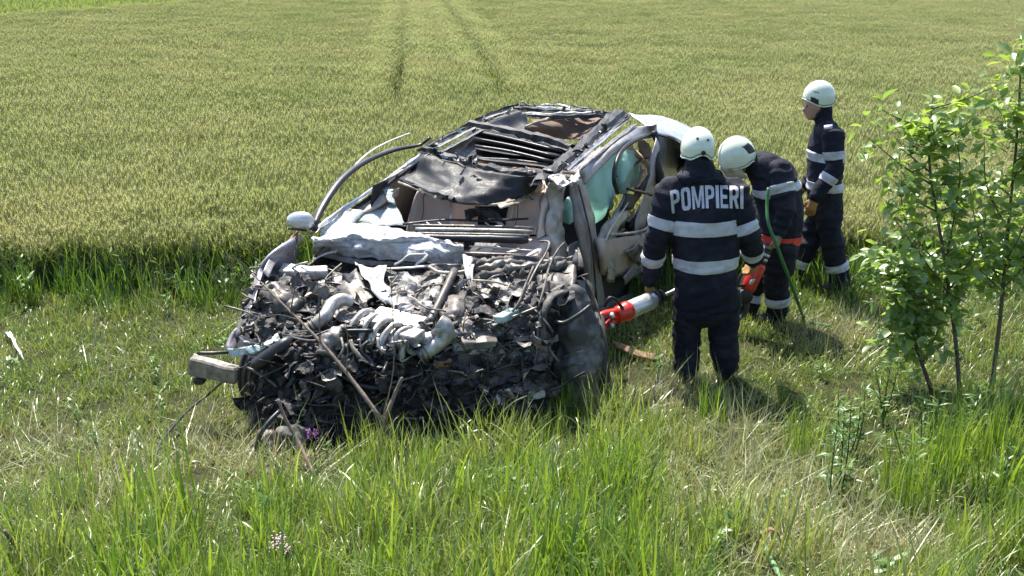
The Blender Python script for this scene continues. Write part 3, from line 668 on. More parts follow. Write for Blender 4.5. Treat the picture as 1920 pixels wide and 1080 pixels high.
sheet('shattered_side_glass', [[QH(664, 414, 1.0), QH(700, 392, 1.06), QH(735, 378, 1.1)], [QH(690, 418, 1.0), QH(722, 402, 1.04), QH(750, 398, 1.06)], [QH(700, 424, .98), QH(735, 422, 1.0), QH(762, 422, 1.0)]], M['glass'], car, crumple=.015, scale=14)
sheet('shattered_side_glass', [[QH(716, 352, 1.2), QH(735, 345, 1.22)], [QH(728, 378, 1.12), QH(742, 384, 1.1)]], M['glass'], car, crumple=.01, scale=14)

# --- left front wing
part(sheet('front_wing', [[QH(560, 446, .98), QH(515, 482, .92), QH(490, 525, .84), QH(474, 570, .74), QH(462, 620, .62)],
                     [QR(552, 446, -.95), QR(505, 482, -1.0), QR(478, 525, -1.04), QR(456, 575, -1.06), QR(440, 630, -1.06)],
                     [QR(556, 480, -.95), QR(500, 520, -1.02), QR(470, 565, -1.07), QR(446, 610, -1.08), QR(428, 655, -1.06)],
                     [QR(556, 520, -.95), QR(505, 560, -1.0), QR(478, 600, -1.02), QR(455, 640, -1.02), QR(434, 668, -1.02)]], M['wing'], car, crumple=.02, sub=6, thick=.008), 'buckled mauve-grey left front wing')
sheet('wing_edge', [[QH(562, 440, 1.0), QH(520, 468, .97), QH(495, 510, .9)], [QH(568, 448, .97), QH(528, 482, .93), QH(505, 520, .87)]], M['silver_dirty'], car, crumple=.02)
sheet('torn_wing_tip', [[QH(556, 432, 1.06), QH(560, 452, .98)], [QH(545, 446, 1.03), QH(552, 470, .95)], [QH(530, 462, .98), QH(542, 480, .93)]], M['rust'], car, crumple=.02, scale=14)

# --- shattered windscreen folded over the dashboard
top = [(583, 446), (612, 440), (645, 420), (700, 420), (752, 430), (800, 440), (838, 452), (868, 460)]
mid = [(588, 452), (622, 452), (660, 446), (705, 452), (748, 452), (795, 450), (835, 458), (868, 464)]
bot = [(588, 470), (620, 474), (660, 480), (705, 485), (750, 489), (795, 492), (835, 494), (866, 493)]
part(sheet('windscreen', [[QH(x, y, 1.05) for x, y in top], [QH(x, y - 3, 1.05) for i, (x, y) in enumerate(mid)], [QH(x, y, 1.04) for i, (x, y) in enumerate(mid)], [QH(x, y, 1.04) + (QH(x, b[1], .92) - QH(x, y, 1.04)) * .5 + CA * (.03 * math.sin(i * 2.1)) for i, ((x, y), b) in enumerate(zip(mid, bot))], [QH(x, y, .90) for x, y in bot]], M['windscreen'], car, crumple=.022, scale=15, sub=6, thick=.01, smooth=False), 'crazed white windscreen folded down over the dashboard')
sheet('cowl_panel', [[QH(585, 470, .92), QH(660, 482, .9), QH(750, 492, .89), QH(865, 496, .89)], [QH(590, 480, .88), QH(660, 494, .86), QH(750, 502, .85), QH(865, 508, .85)]], M['steel'], car, crumple=.015)
tube('wiper_arm', ENs([(740, 496, .06), (755, 488, .09), (768, 477, .12), (800, 477, .12)]), .015, M['white_metal'], car, n=6, flat=.5, sm=2)
tube('wiper_arm', ENs([(800, 477, .12), (796, 486, .1), (784, 492, .07), (780, 500, .05)]), .014, M['white_metal'], car, n=6, flat=.5, sm=2)
tube('wiper_linkage', ENs([(722, 504, .05), (770, 502, .06), (816, 497, .05)]), .018, M['white_metal'], car, n=6, flat=.5, sm=2)
tube('wiper_arm', ENs([(584, 489, .05), (612, 475, .09), (632, 471, .1)]), [.012, .02, .024], M['white_metal'], car, n=6, flat=.35, sm=3)

# --- cabin: seats, dashboard beam
def seat(cx, cy, wpx, hpx, a):
    """backrest with rounded shoulders, raised side bolsters and a headrest"""
    vs_, fs = [], []; n, m = 16, 20
    for i in range(n + 1):
        t = i / n; wd = wpx * (1 - .10 * t - .55 * smooth(.72, 1.02, t) ** 2)
        for k in range(m + 1):
            s_ = k / m; bol = abs(2 * s_ - 1); q = QA(cx + (s_ - .5) * wd, cy + hpx * (.5 - t), a)
            fwd = .16 * math.exp(-((bol - .72) / .16) ** 2) * (1 - .6 * t) - .30 * smooth(.86, 1, bol) - .16 * smooth(.62, 1, t) + .03 * math.cos(t * 9) * (bol < .6) + .02 * noise.noise(q * 8)
            vs_.append(q - CA * (fwd - .12 * t))
    fs = [(i * (m + 1) + k, i * (m + 1) + k + 1, (i + 1) * (m + 1) + k + 1, (i + 1) * (m + 1) + k) for i in range(n) for k in range(m)]
    o = mobj('seat_backrest', vs_, fs, M['beige'], car)
    for kk in (5, 15): tube('seat_seam', [vs_[i * (m + 1) + kk] - CA * .004 for i in range(1, n)], .004, M['brown_liner'], o, n=5, sm=1)
    sheet('seat_cushion', [[QA(cx + x * wpx, cy + hpx * .5, a - .05) - V((0, 0, .02)) for x in (-.5, 0, .5)], [QA(cx + x * wpx, cy + hpx * .5, a - .05) - CA * .4 - V((0, 0, .1)) for x in (-.5, 0, .5)]], M['beige'], o, crumple=.01, thick=.08)
    c = QA(cx, cy - hpx * .58, a + .13); hv, hf = [], []
    for i in range(9):
        for k in range(14):
            th = math.pi * i / 8; an = 6.2832 * k / 14; e = lambda v: math.copysign(abs(v) ** .6, v)
            hv.append(c + CR * e(math.sin(th) * math.cos(an)) * .13 + CA * e(math.sin(th) * math.sin(an)) * .05 + V((0, 0, e(math.cos(th)) * .075)))
    hf = [(i * 14 + k, i * 14 + (k + 1) % 14, (i + 1) * 14 + (k + 1) % 14, (i + 1) * 14 + k) for i in range(8) for k in range(14)]
    fix_normals(mobj('headrest', hv, hf, M['beige'], o)); return o
seat(815, 388, 108, 104, .85); seat(988, 394, 88, 88, .75)
sheet('rear_seat', [[L(2.1, r, 1.12) for r in (-.7, 0, .7)], [L(2.0, r, .8) for r in (-.72, 0, .72)], [L(1.85, r, .5) for r in (-.72, 0, .72)], [L(1.4, r, .45) for r in (-.72, 0, .72)]], M['headliner'], car, crumple=.02, thick=.08)  # near-black colour on the seat stands for shade in the cabin
sheet('dark_interior_sheet', [[RF(900, 236, -.1), RF(945, 218, -.1), RF(985, 206, -.08)], [RF(930, 246, -.16), RF(960, 238, -.18), RF(990, 228, -.16)], [RF(960, 256, -.2), RF(985, 252, -.22), RF(1000, 245, -.2)]], M['black'], car, crumple=.02)  # black sheet added under the roof gap as painted interior darkness
sheet('parcel_shelf', [[L(2.2, r, 1.1) for r in (-.75, 0, .75)], [L(3.2, r, 1.12) for r in (-.75, 0, .8)]], M['brown_liner'], car, crumple=.02)
sheet('dark_interior_sheet', [[RF(812, 288, -.06), RF(850, 268, -.07), RF(892, 240, -.08)], [RF(826, 294, -.10), RF(862, 284, -.14), RF(896, 268, -.14)], [RF(850, 300, -.1), RF(880, 303, -.14), RF(905, 302, -.12)]], M['black'], car, crumple=.02)  # black sheet painting the shaded interior beside the left rail
box('centre_console', L(.5, .1, .55), (.9, .3, .35), M['black'], car, rot=rot_from(CA), bev=.1)
for k, (y, m_, dz, r_) in enumerate(((421, 'steel', .06, .012), (428, 'alu', .05, .016), (436, 'steel', .03, .012), (444, 'black', .0, .03))):
    tube('dashboard_beam', [QH(775 + 4 * k, y + 2, 1.0 + dz), QH(870, y + 3, 1.0 + dz), QH(960, y + 5, 1.0 + dz), QH(1000 - 4 * k, y + 7, .98 + dz)], r_, M[m_], car, n=7, jit=.3)
tube('dashboard_cover', [QH(755, 420, 1.05), QH(830, 412, 1.07), QH(900, 414, 1.07), QH(990, 410, 1.06)], .02, M['black'], car, n=6, flat=.4, jit=.5)
for k in range(7): tube('heater_fin', [QH(800 + k * 22, 417, 1.06), QH(812 + k * 22, 427, 1.05)], .006, M['white_metal'], car, n=5)
sheet('dashboard_bracket', [[QH(922, 432, 1.02), QH(960, 431, 1.02), QH(998, 428, 1.03)], [QH(928, 444, .98), QH(960, 445, .98), QH(992, 440, .99)], [QH(938, 462, .92), QH(960, 464, .92), QH(975, 460, .93)]], M['cream_plastic'], car, crumple=.012, scale=12, thick=.015)
tube('steering_column', [QH(915, 412, 1.06), QH(935, 416, 1.05), QH(948, 430, 1.0)], .014, M['white_metal'], car, n=6)
tube('trim_strut', [QH(968, 375, 1.2), QH(966, 395, 1.12), QH(962, 415, 1.04)], .012, M['beige_trim'], car, n=6)
tube('hanging_wire', [QH(878, 318, 1.36), QH(884, 350, 1.28), QH(893, 385, 1.2), QH(897, 402, 1.12)], .013, M['black'], car, n=6)
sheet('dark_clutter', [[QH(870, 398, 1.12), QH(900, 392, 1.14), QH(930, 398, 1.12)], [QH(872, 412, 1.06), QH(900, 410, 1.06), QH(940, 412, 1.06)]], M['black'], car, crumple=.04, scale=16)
part(sheet('purple_cloth', [[QH(985, 424, .95), QH(1010, 418, .96), QH(1034, 428, .94)], [QH(980, 446, .88), QH(1008, 440, .92), QH(1036, 450, .88)], [QH(990, 474, .8), QH(1012, 470, .84), QH(1034, 476, .8)]], M['purple_cloth'], car, crumple=.035, scale=9), 'dark purple cloth spilling out of the cabin')
tube('cowl_strip', [QH(880, 462, .95), QH(930, 464, .95), QH(1000, 470, .93)], .014, M['white_metal'], car, n=6, flat=.4)
tube('cowl_strip', [QH(872, 474, .92), QH(930, 476, .93), QH(985, 478, .92)], .016, M['steel'], car, n=6, flat=.5)
tube('cowl_strip', [QH(875, 452, .98), QH(920, 454, .98)], .012, M['white_metal'], car, n=6, flat=.5)

# --- right side: pillars, doors, curtain airbags
part(sheet('crumpled_pillar', [[RF(1028, 340, .02), RF(1040, 334, .04), RF(1056, 336, .02)], [QR(1034, 372, .62), QR(1046, 368, .64), QR(1056, 372, .66)], [QR(1026, 405, .62), QR(1042, 410, .66), QR(1054, 408, .68)], [QR(1030, 440, .64), QR(1044, 445, .68), QR(1060, 445, .69)], [QR(1036, 490, .66), QR(1050, 498, .7), QR(1068, 495, .7)]], M['white_metal'], car, crumple=.028, scale=9, sub=6, thick=.03), 'crumpled pale front pillar beside the driver')
sheet('pillar_tatter', [[RF(1030, 330, .06), RF(1055, 326, .07)], [RF(1042, 342, .05), RF(1062, 338, .06)], [RF(1050, 355, .02), RF(1078, 345, .04)]], M['alu'], car, crumple=.035, scale=20, sub=6)
sheet('pillar_tatter', [[RF(1068, 330, .04), RF(1085, 322, .04)], [RF(1066, 344, .03), RF(1086, 338, .03)]], M['white_metal'], car, crumple=.03, scale=20, sub=6)
part(sheet('door_edge', [[QR(1070, 335, .74), QR(1082, 330, .76), QR(1096, 340, .78)], [QR(1078, 385, .78), QR(1096, 385, .82), QR(1110, 392, .84)], [QR(1086, 440, .82), QR(1104, 445, .87), QR(1120, 450, .88)], [QR(1096, 510, .84), QR(1112, 515, .9), QR(1128, 515, .9)], [QR(1100, 575, .84), QR(1114, 580, .9), QR(1130, 580, .9)]], M['silver_dirty'], car, crumple=.02, scale=7, sub=6, thick=.03), 'folded grey edge of the front door')
tube('door_edge_seam', [QR(1084, 345, .8), QR(1098, 400, .85), QR(1110, 460, .9), QR(1120, 575, .92)], .008, M['dark_steel'], car, n=5)
sheet('centre_pillar', [[QR(1176, 362, .86), QR(1194, 366, .88)], [QR(1158, 395, .87), QR(1180, 402, .9)], [QR(1136, 425, .88), QR(1160, 430, .91)], [QR(1122, 452, .88), QR(1148, 462, .92)]], M['silver_dirty'], car, crumple=.012, sub=6, thick=.03)
tube('pillar_crease', [QR(1186, 366, .89), QR(1166, 398, .92), QR(1146, 428, .93), QR(1136, 452, .94)], .008, M['white_metal'], car, n=5)
sheet('pillar_stub', [[QR(1134, 458, .92), QR(1144, 448, .94), QR(1150, 462, .95)], [QR(1140, 490, .94), QR(1148, 488, .96), QR(1154, 492, .96)], [QR(1140, 530, .94), QR(1148, 530, .96), QR(1152, 530, .96)]], M['silver'], car, crumple=.01, thick=.02)
def bag(name, pts, bulge, lab=None):
    o = sheet(name, pts, M['airbag'], car, crumple=.022, scale=7, sub=8, thick=.02); return part(o, lab)
bag('curtain_airbag', [[QR(1096, 338, .66), QR(1112, 318, .72), QR(1134, 303, .74), QR(1156, 288, .72)], [QR(1094, 365, .68), QR(1116, 345, .76), QR(1138, 330, .77), QR(1158, 320, .72)], [QR(1100, 392, .68), QR(1120, 380, .76), QR(1138, 368, .77), QR(1156, 350, .72)], [QR(1112, 418, .66), QR(1122, 414, .70), QR(1136, 402, .70), QR(1150, 385, .68)]], .1, 'large mint green airbag behind the front door opening')
bag('curtain_airbag', [[QR(1156, 296, .72), QR(1166, 284, .75), QR(1182, 280, .75), QR(1196, 284, .72)], [QR(1156, 318, .73), QR(1170, 308, .80), QR(1186, 308, .80), QR(1200, 318, .72)], [QR(1154, 345, .72), QR(1166, 342, .78), QR(1180, 342, .77), QR(1192, 345, .70)], [QR(1156, 362, .70), QR(1164, 364, .72), QR(1172, 362, .72), QR(1182, 352, .70)]], .1, 'smaller mint airbag beside the rear seat')
bag('side_airbag', [[QR(1058, 378, .58), QR(1068, 368, .60), QR(1078, 374, .58)], [QR(1054, 400, .60), QR(1066, 396, .66), QR(1080, 402, .60)], [QR(1056, 418, .58), QR(1068, 422, .62), QR(1078, 414, .58)]], .1, 'little mint airbag showing past the front pillar')
tube('pillar_trim', [QR(1176, 262, .7), QR(1184, 282, .72), QR(1200, 296, .74), QR(1214, 310, .75), QR(1217, 332, .76)], [.03, .035, .03, .03, .025], M['beige'], car, n=8)
sheet('pillar_trim', [[QR(1196, 262, .78), QR(1212, 262, .8)], [QR(1200, 285, .78), QR(1222, 282, .8)], [QR(1212, 300, .78), QR(1224, 302, .8)]], M['beige_trim'], car, crumple=.02, scale=14)
tube('belt_anchor', [QR(1204, 315, .8), QR(1200, 335, .8), QR(1192, 352, .8)], .02, M['beige_trim'], car, n=7)
for k, (x0, y0, x1, y1) in enumerate(((1228, 318, 1178, 388), (1246, 320, 1192, 408), (1256, 345, 1180, 420), (1262, 372, 1186, 428), (1240, 395, 1170, 438))):
    box('folded_door_trim', (QR(x0, y0, .8 - .02 * k) + QR(x1, y1, .82)) / 2, ((QR(x0, y0, .8 - .02 * k) - QR(x1, y1, .82)).length, .05, .075), M['black' if k % 2 else 'headliner'], car, rot=rot_from(QR(x0, y0, .8) - QR(x1, y1, .82)), bev=.2, crush=.02, seed=k, n=2)
tube('window_bar', [QR(1176, 354, .95), QR(1210, 362, .97), QR(1250, 372, 1.0)], .014, M['black'], car, n=6)
sheet('quarter_glass', [[QR(1174, 362, .9), QR(1198, 366, .92)], [QR(1166, 395, .9), QR(1188, 392, .92)]], M['headliner'], car, crumple=.004)
part(sheet('door_panel', [[QR(1122, 446, .93), QR(1160, 445, .95), QR(1205, 438, .96), QR(1262, 420, .97)], [QR(1126, 480, .95), QR(1165, 480, .97), QR(1205, 475, .97), QR(1262, 460, .98)], [QR(1128, 515, .9), QR(1165, 520, .92), QR(1205, 520, .92), QR(1262, 510, .93)]], M['beige_trim'], car, crumple=.02, sub=5, thick=.03), 'bare beige inner door panel')
tube('door_top_trim', [QR(1146, 440, .98), QR(1175, 438, .99), QR(1205, 432, 1.0), QR(1222, 420, 1.0)], .013, M['cream_plastic'], car, n=6, jit=.3)
sheet('sill', [[QR(1110, 585, .92), QR(1160, 560, .95), QR(1230, 535, .95), QR(1330, 500, .95)], [QR(1112, 660, .92), QR(1165, 630, .95), QR(1235, 600, .95), QR(1330, 560, .95)]], M['dark_steel'], car, crumple=.03)
sheet('door_shell', [[QR(1126, 512, .88), QR(1170, 516, .86), QR(1220, 515, .86), QR(1280, 500, .86)], [QR(1124, 560, .86), QR(1170, 565, .86), QR(1220, 560, .84), QR(1280, 545, .84)], [QR(1124, 600, .86), QR(1170, 600, .86), QR(1220, 590, .84), QR(1280, 575, .84)]], M['dark_steel'], car, crumple=.03)
sheet('door_bracket', [[QR(1172, 472, 1.0), QR(1190, 462, 1.02), QR(1200, 455, 1.02)], [QR(1180, 482, 1.0), QR(1196, 476, 1.02), QR(1206, 468, 1.02)], [QR(1196, 498, 1.0), QR(1202, 490, 1.02), QR(1208, 480, 1.02)]], M['steel'], car, crumple=.02, scale=14)
sheet('door_bracket', [[QR(1168, 520, .98), QR(1188, 500, .99)], [QR(1172, 535, .98), QR(1196, 512, .99)]], M['silver_dirty'], car, crumple=.015)
sheet('pale_trim_shard', [[QR(1068, 460, .72), QR(1082, 452, .74)], [QR(1066, 490, .72), QR(1084, 492, .74)]], M['windscreen'], car, crumple=.01)

# --- right front wheel and its torn liner
wheel('wheel', L(-.16, 1.27, .33), (CR + CA * .35 + V((0, 0, .12))).normalized())
part(sheet('wheel_liner', [[QH(1052, 552, .86), QH(1075, 538, .9), QH(1100, 545, .88)], [QA(1044, 600, -.5), QA(1075, 590, -.52), QA(1122, 592, -.40)], [QA(1040, 650, -.55), QA(1072, 648, -.58), QA(1126, 650, -.42)], [QA(1038, 700, -.58), QA(1072, 705, -.6), QA(1126, 700, -.45)], [QA(1040, 745, -.56), QA(1072, 752, -.58), QA(1124, 748, -.45)]], M['liner_grey'], car, crumple=.035, scale=7, sub=8), 'muddy grey wheel arch liner hanging over the wheel')
for y in (658, 680, 704): tube('liner_rib', [QA(1056, y + 12, -.6), QA(1080, y + 3, -.61), QA(1098, y, -.56)], .008, M['steel'], car, n=5)
tube('brake_hose', [QA(1108, 572, -.55), QA(1085, 590, -.62), QA(1058, 605, -.66), QA(1040, 603, -.66)], .014, M['black'], car, n=7)
sheet('liner_flap', [[QH(1086, 520, .92), QH(1100, 535, .88)], [QH(1098, 525, .9), QH(1115, 560, .8)], [QH(1108, 535, .86), QH(1128, 600, .7)]], M['rubber'], car, crumple=.015)
sheet('mudguard_flap', [[QA(1062, 760, -.62), QA(1090, 748, -.62)], [QA(1074, 770, -.68), QA(1110, 752, -.66)]], M['steel'], car, crumple=.01)

# --- bumper and lamp on the left
part(fix_normals(mobj('bumper_beam', *join_geo([box_geo((QH(362, 684, .50) + QH(440, 702, .44)) / 2, ((QH(362, 684, .50) - QH(440, 702, .44)).length + .04, .09, .115), rot_from(QH(440, 702, .44) - QH(362, 684, .50)), .12, .012, 3, 3)]), M['bumper'], car, smooth=False)), 'dirty grey-brown bumper beam end jutting out at the left')
tube('bumper_lip', [QH(364, 666, .54), QH(400, 676, .52), QH(438, 688, .49)], .012, M['white_metal'], car, n=6)
tube('lamp_bracket', [QH(370, 662, .56), QH(400, 662, .56), QH(432, 660, .55)], .012, M['black'], car, n=6)
sheet('headlamp_shell', [[EN(428, 655, .05), EN(470, 648, .05), EN(520, 628, .06)], [EN(432, 668, .05), EN(475, 664, .05), EN(528, 640, .05)]], M['lens'], car, crumple=.03, scale=14)
tube('lamp_duct', ENs([(478, 686, .06), (505, 668, .07), (535, 645, .07), (548, 636, .05)]), [.045, .05, .045, .03], M['black'], car, n=8)
box('fog_lamp', QH(374, 712, .38), (.08, .07, .06), M['black'], car, bev=.3, smooth=True)
wheel('wheel', L(-1.05, -.72, .30), (CR - CA * .25 + V((0, 0, -.1))).normalized(), .30, .19)

# --- engine: recognisable pieces
part(lathe('intake_elbow', [(0, .05), (.02, .058), (.1, .055)], EN(838, 610, .14), EN(800, 655, .14) - EN(838, 610, .14), M['alu'], car), None)
part(tube('intake_pipe', ENs([(822, 603, .16), (834, 612, .17), (836, 626, .16), (824, 642, .14), (805, 655, .12), (785, 668, .09)]), [.05, .055, .055, .05, .048, .045], M['alu'], car, n=14, sm=5), 'curved pale metal intake pipe on the engine')
for k in (0, 1, 2): lathe('hose_clamp', [(-.006, .05), (-.006, .056), (.006, .056), (.006, .05)], EN(800 - 6 * k, 659 + 5 * k, .115), EN(785, 668, .09) - EN(805, 655, .12), M['steel'], car, 14)
part(tube('intake_pipe', ENs([(662, 566, .12), (640, 562, .15), (622, 572, .15), (610, 592, .13), (592, 608, .1), (575, 618, .06)]), [.035, .045, .045, .045, .04, .04], M['alu'], car, n=12, sm=5), 'bent pale metal pipe at the left of the engine')
for k in range(4): lathe('bellows_ring', [(-.007, .04), (0, .05), (.007, .04)], EN(597 - 6 * k, 604 + 4 * k, .1), EN(575, 618, .06) - EN(600, 600, .1), M['steel'], car, 14)
ax = (EN(800, 660) - EN(650, 570)).normalized()
def plate(name, x, y, sx, sy, sz, ang, m_, lift=.05, tilt=None, seed=0, crush=.012, lab=None, bev=.12):
    c = EN(x, y, lift); z = V((random.Random(seed).uniform(-.25, .25), -.25, 1)) if tilt is None else V(tilt)
    d = V((math.cos(ang), math.sin(ang), 0)); return part(box(name, c, (sx, sy, sz), M[m_], car, rot=rot_from(d, z), bev=bev, crush=crush, seed=seed), lab)
plate('engine_cover', 735, 618, .42, .30, .10, -.6, 'alu', .03, seed=1, lab='pale ribbed engine top')
R = random.Random(77)
for k in range(6):                                   # inlet runners side by side over the engine
    p0 = EN(698 + k * 18, 586 + k * 8, .09); p1 = EN(655 + k * 19, 624 + k * 9, .07); tube('inlet_runner', [p0, p0.lerp(p1, .35) + V((0, 0, .05)), p0.lerp(p1, .75) + V((0, 0, .045)), p1 - V((0, 0, .02))], [.024, .022, .022, .026], M['alu'], car, n=10, sm=4, lump=.3)
for k in range(8): lathe('cover_bolt', [(0, .009), (.012, .009), (.014, .004)], EN(672 + k * 19, 640 + k * 4 - (k % 2) * 34, .10), (0, -.2, 1), M['steel'], car, 8)
plate('coil_pack', 706, 601, .15, .10, .05, -.5, 'white_metal', .11, seed=4)
plate('coil_pack', 770, 628, .16, .12, .06, -.6, 'alu', .11, seed=5)
plate('coil_pack', 800, 640, .10, .09, .10, -.6, 'white_metal', .08, seed=6)
plate('fuse_box', 548, 508, .17, .10, .06, -.1, 'white_metal', .05, seed=7)
plate('fuse_box', 590, 511, .19, .10, .07, .1, 'white_metal', .06, seed=8, lab='pale fuse box lid by the left wing')
plate('fuse_box', 512, 515, .12, .07, .04, .2, 'steel', .05, seed=9)
part(lathe('strut_tower', [(0, .13), (.03, .125), (.045, .09), (.05, .04), (.06, .035), (.06, .0)], EN(558, 552, -.06), (0.1, -.15, 1), M['alu'], car, 24), 'round strut tower top')
part(tube('air_filter', ENs([(505, 550, .05), (530, 572, .05), (560, 588, .03)]), [.07, .09, .08], M['dark_steel'], car, n=16, lump=.6, sm=8), None)
tube('coolant_hose', ENs([(504, 545, .1), (515, 538, .12), (530, 552, .1), (548, 575, .06)]), [.03, .035, .035, .03], M['steel'], car, n=10, lump=.6, sm=6)
part(sheet('torn_bulkhead_strip', [ENs([(664, 492, .1), (700, 500, .1), (722, 498, .09)]), ENs([(680, 515, .12), (705, 520, .11), (725, 525, .08)]), ENs([(694, 540, .12), (715, 545, .12), (735, 548, .08)]), ENs([(716, 565, .08), (732, 572, .08), (750, 580, .05)])], M['white_metal'], car, crumple=.04, scale=10, sub=6), 'torn crinkled strip of pale metal')
sheet('bulkhead_panel', [ENs([(720, 508, .02), (790, 508, .02), (870, 505, .02)]), ENs([(728, 540, .02), (795, 545, .02), (860, 540, .02)]), ENs([(745, 575, .01), (800, 585, .01), (850, 575, .01)])], M['bulk'], car, crumple=.05, scale=8, sub=8, smooth=False)
plate('recess_shade_box', 668, 528, .16, .14, .08, .5, 'black', .06, seed=11)  # black box standing in for a shaded hollow
sheet('bulkhead_wing', [ENs([(620, 505, .08), (650, 510, .1), (668, 502, .1)]), ENs([(628, 535, .06), (655, 545, .08), (680, 530, .1)]), ENs([(640, 565, .04), (668, 570, .06), (700, 560, .08)])], M['steel'], car, crumple=.025, scale=8)
part(tube('steering_shaft', ENs([(852, 508, .1), (835, 545, .1), (818, 580, .08), (804, 606, .06)]), .03, M['dark_steel'], car, n=8), 'dark shaft slanting across the bulkhead')
tube('pale_cable', ENs([(805, 500, .08), (822, 510, .08), (850, 512, .08), (876, 508, .08)]), .013, M['cream_plastic'], car, n=6)
part(sheet('torn_bracket', [ENs([(868, 482, .12), (885, 480, .12)]), ENs([(870, 505, .1), (890, 500, .1)]), ENs([(876, 535, .05), (884, 535, .05)])], M['white_metal'], car, crumple=.02, scale=16, sub=6), None)
part(fix_normals(sheet('expansion_tank', [ENs([(828, 560, .08), (850, 552, .1), (872, 558, .08)]), ENs([(822, 582, .08), (850, 578, .12), (874, 582, .08)]), ENs([(826, 600, .04), (845, 602, .06), (868, 598, .04)])], M['steel'], car, crumple=.025, thick=.03)), None)
for k, (x0, y0, x1, y1) in enumerate(((886, 505, 985, 492), (900, 520, 1000, 496), (930, 512, 1040, 492), (890, 496, 960, 486), (985, 500, 1075, 484), (1000, 508, 1082, 495))):
    tube('insulation_roll', ENs([(x0, y0, .06), ((x0 + x1) / 2, (y0 + y1) / 2 - 2, .09), (x1, y1, .06)]), [.02, .03, .022], M['bulk' if k % 2 else 'steel'], car, n=7, jit=.7, seed=k, lump=1.2, sm=7)
sheet('strut_tower_panel', [ENs([(1000, 512, .06), (1045, 500, .08), (1082, 488, .1)]), ENs([(1010, 540, .04), (1048, 535, .05), (1080, 520, .06)]), ENs([(1030, 560, 0), (1050, 560, .02), (1075, 545, .03)])], M['dark_steel'], car, crumple=.025, scale=8)
sheet('torn_spike', [ENs([(1068, 500, .06), (1086, 505, .06)]), ENs([(1075, 485, .12), (1084, 490, .12)]), ENs([(1080, 468, .17), (1083, 470, .17)])], M['steel'], car, crumple=.01)
plate('control_unit', 950, 592, .19, .075, .05, 1.0, 'lens', .08, tilt=(-.35, -.3, 1), seed=12, crush=.004, lab='pale control unit box tipped on its side')
plate('battery_tray', 897, 636, .22, .13, .05, .15, 'steel', .06, seed=13, crush=.03)
for k in range(6): tube('tray_wire', ENs([(872 + R.uniform(0, 50), 625 + R.uniform(-8, 25), .1), (885 + R.uniform(0, 40), 635 + R.uniform(-12, 15), .12), (880 + R.uniform(0, 55), 645 + R.uniform(-8, 12), .09)]), .007, M['cream_plastic' if k % 3 else 'black'], car, n=5)
part(tube('inner_arch', ENs([(1060, 545, .06), (1040, 552, .1), (1022, 575, .1), (1016, 605, .08), (1018, 640, .05)]), .03, M['bulk'], car, n=7, flat=.4, lump=.8), None)
for k, pts in enumerate(([(1058, 455, .16), (1045, 470, .16), (1030, 500, .14), (1020, 540, .14), (1010, 575, .12)], [(1012, 452, .2), (1030, 455, .22), (1022, 478, .18), (1005, 505, .14), (985, 545, .12), (968, 580, .1)], [(1000, 500, .14), (985, 535, .14), (974, 565, .12), (960, 585, .1)], [(1015, 590, .1), (1008, 620, .1), (1006, 660, .08), (1000, 680, .06)], [(968, 655, .08), (990, 650, .1), (1003, 670, .08)])):
    tube('wiring_loom', ENs(pts), .008, M['steel' if k % 2 else 'bulk'], car, n=6)
# --- the dark tangle at the front
part(lathe('pulley', [(0, .07), (.015, .09), (.03, .07), (.03, .03), (.05, .02)], EN(622, 722, .03), -CA, M['dark_steel'], car, 24), None)
sheet('radiator_support', [ENs([(592, 740, .06), (605, 700, .07), (612, 695, .07)]), ENs([(585, 755, .05), (602, 712, .07), (640, 700, .06)]), ENs([(580, 762, .03), (598, 745, .03), (650, 708, .04)])], M['dark_steel'], car, crumple=.01)
tube('coolant_hose', ENs([(612, 696, .08), (640, 704, .08), (680, 724, .07), (730, 728, .06), (765, 722, .05)]), .017, M['black'], car, n=8)
part(tube('exhaust_pipe', ENs([(612, 668, .05), (620, 640, .08), (640, 625, .09), (655, 622, .08)]), [.06, .065, .05, .045], M['steel'], car, n=12, lump=.6, sm=7), 'scorched exhaust pipe')
for k in range(10):                                  # looms over the engine front
    x = 640 + 17 * k; tube('wiring_loom', ENs([(x, 640 + R.uniform(-8, 8), .1), (x + R.uniform(-15, 25), 655, .12), (x + R.uniform(-10, 35), 668 + R.uniform(-6, 12), .1), (x + R.uniform(10, 50), 662 + R.uniform(-10, 22), .08)]), R.choice((.007, .010, .013)), M[R.choice(('steel', 'cream_plastic', 'alu', 'black'))], car, n=6)
tube('wiring_loom', ENs([(540, 632, .08), (590, 640, .1), (640, 622, .12), (700, 620, .13)]), .013, M['black'], car, n=6)
tube('wiring_loom', ENs([(530, 628, .07), (580, 632, .1), (630, 616, .12), (680, 612, .13)]), .010, M['black'], car, n=6)
plate('catalyst_clamp', 830, 680, .11, .05, .05, .2, 'rust', .05, seed=21)
sheet('crumpled_subframe', [ENs([(560, 720, .02), (575, 695, .04), (588, 690, .03)]), ENs([(555, 745, .02), (572, 730, .05), (590, 715, .03)]), ENs([(560, 760, .0), (575, 762, .02), (585, 750, .02)])], M['steel'], car, crumple=.05, scale=16, sub=6)
for (x, y) in ((945, 745), (970, 752), (1000, 738), (985, 720)): sheet('crumpled_foil', [ENs([(x - 22, y + 6, .05), (x, y - 12, .08), (x + 12, y - 6, .05)]), ENs([(x - 14, y + 16, .03), (x + 4, y + 6, .06), (x + 24, y + 2, .03)])], M['alu'], car, crumple=.05, scale=22, sub=6)
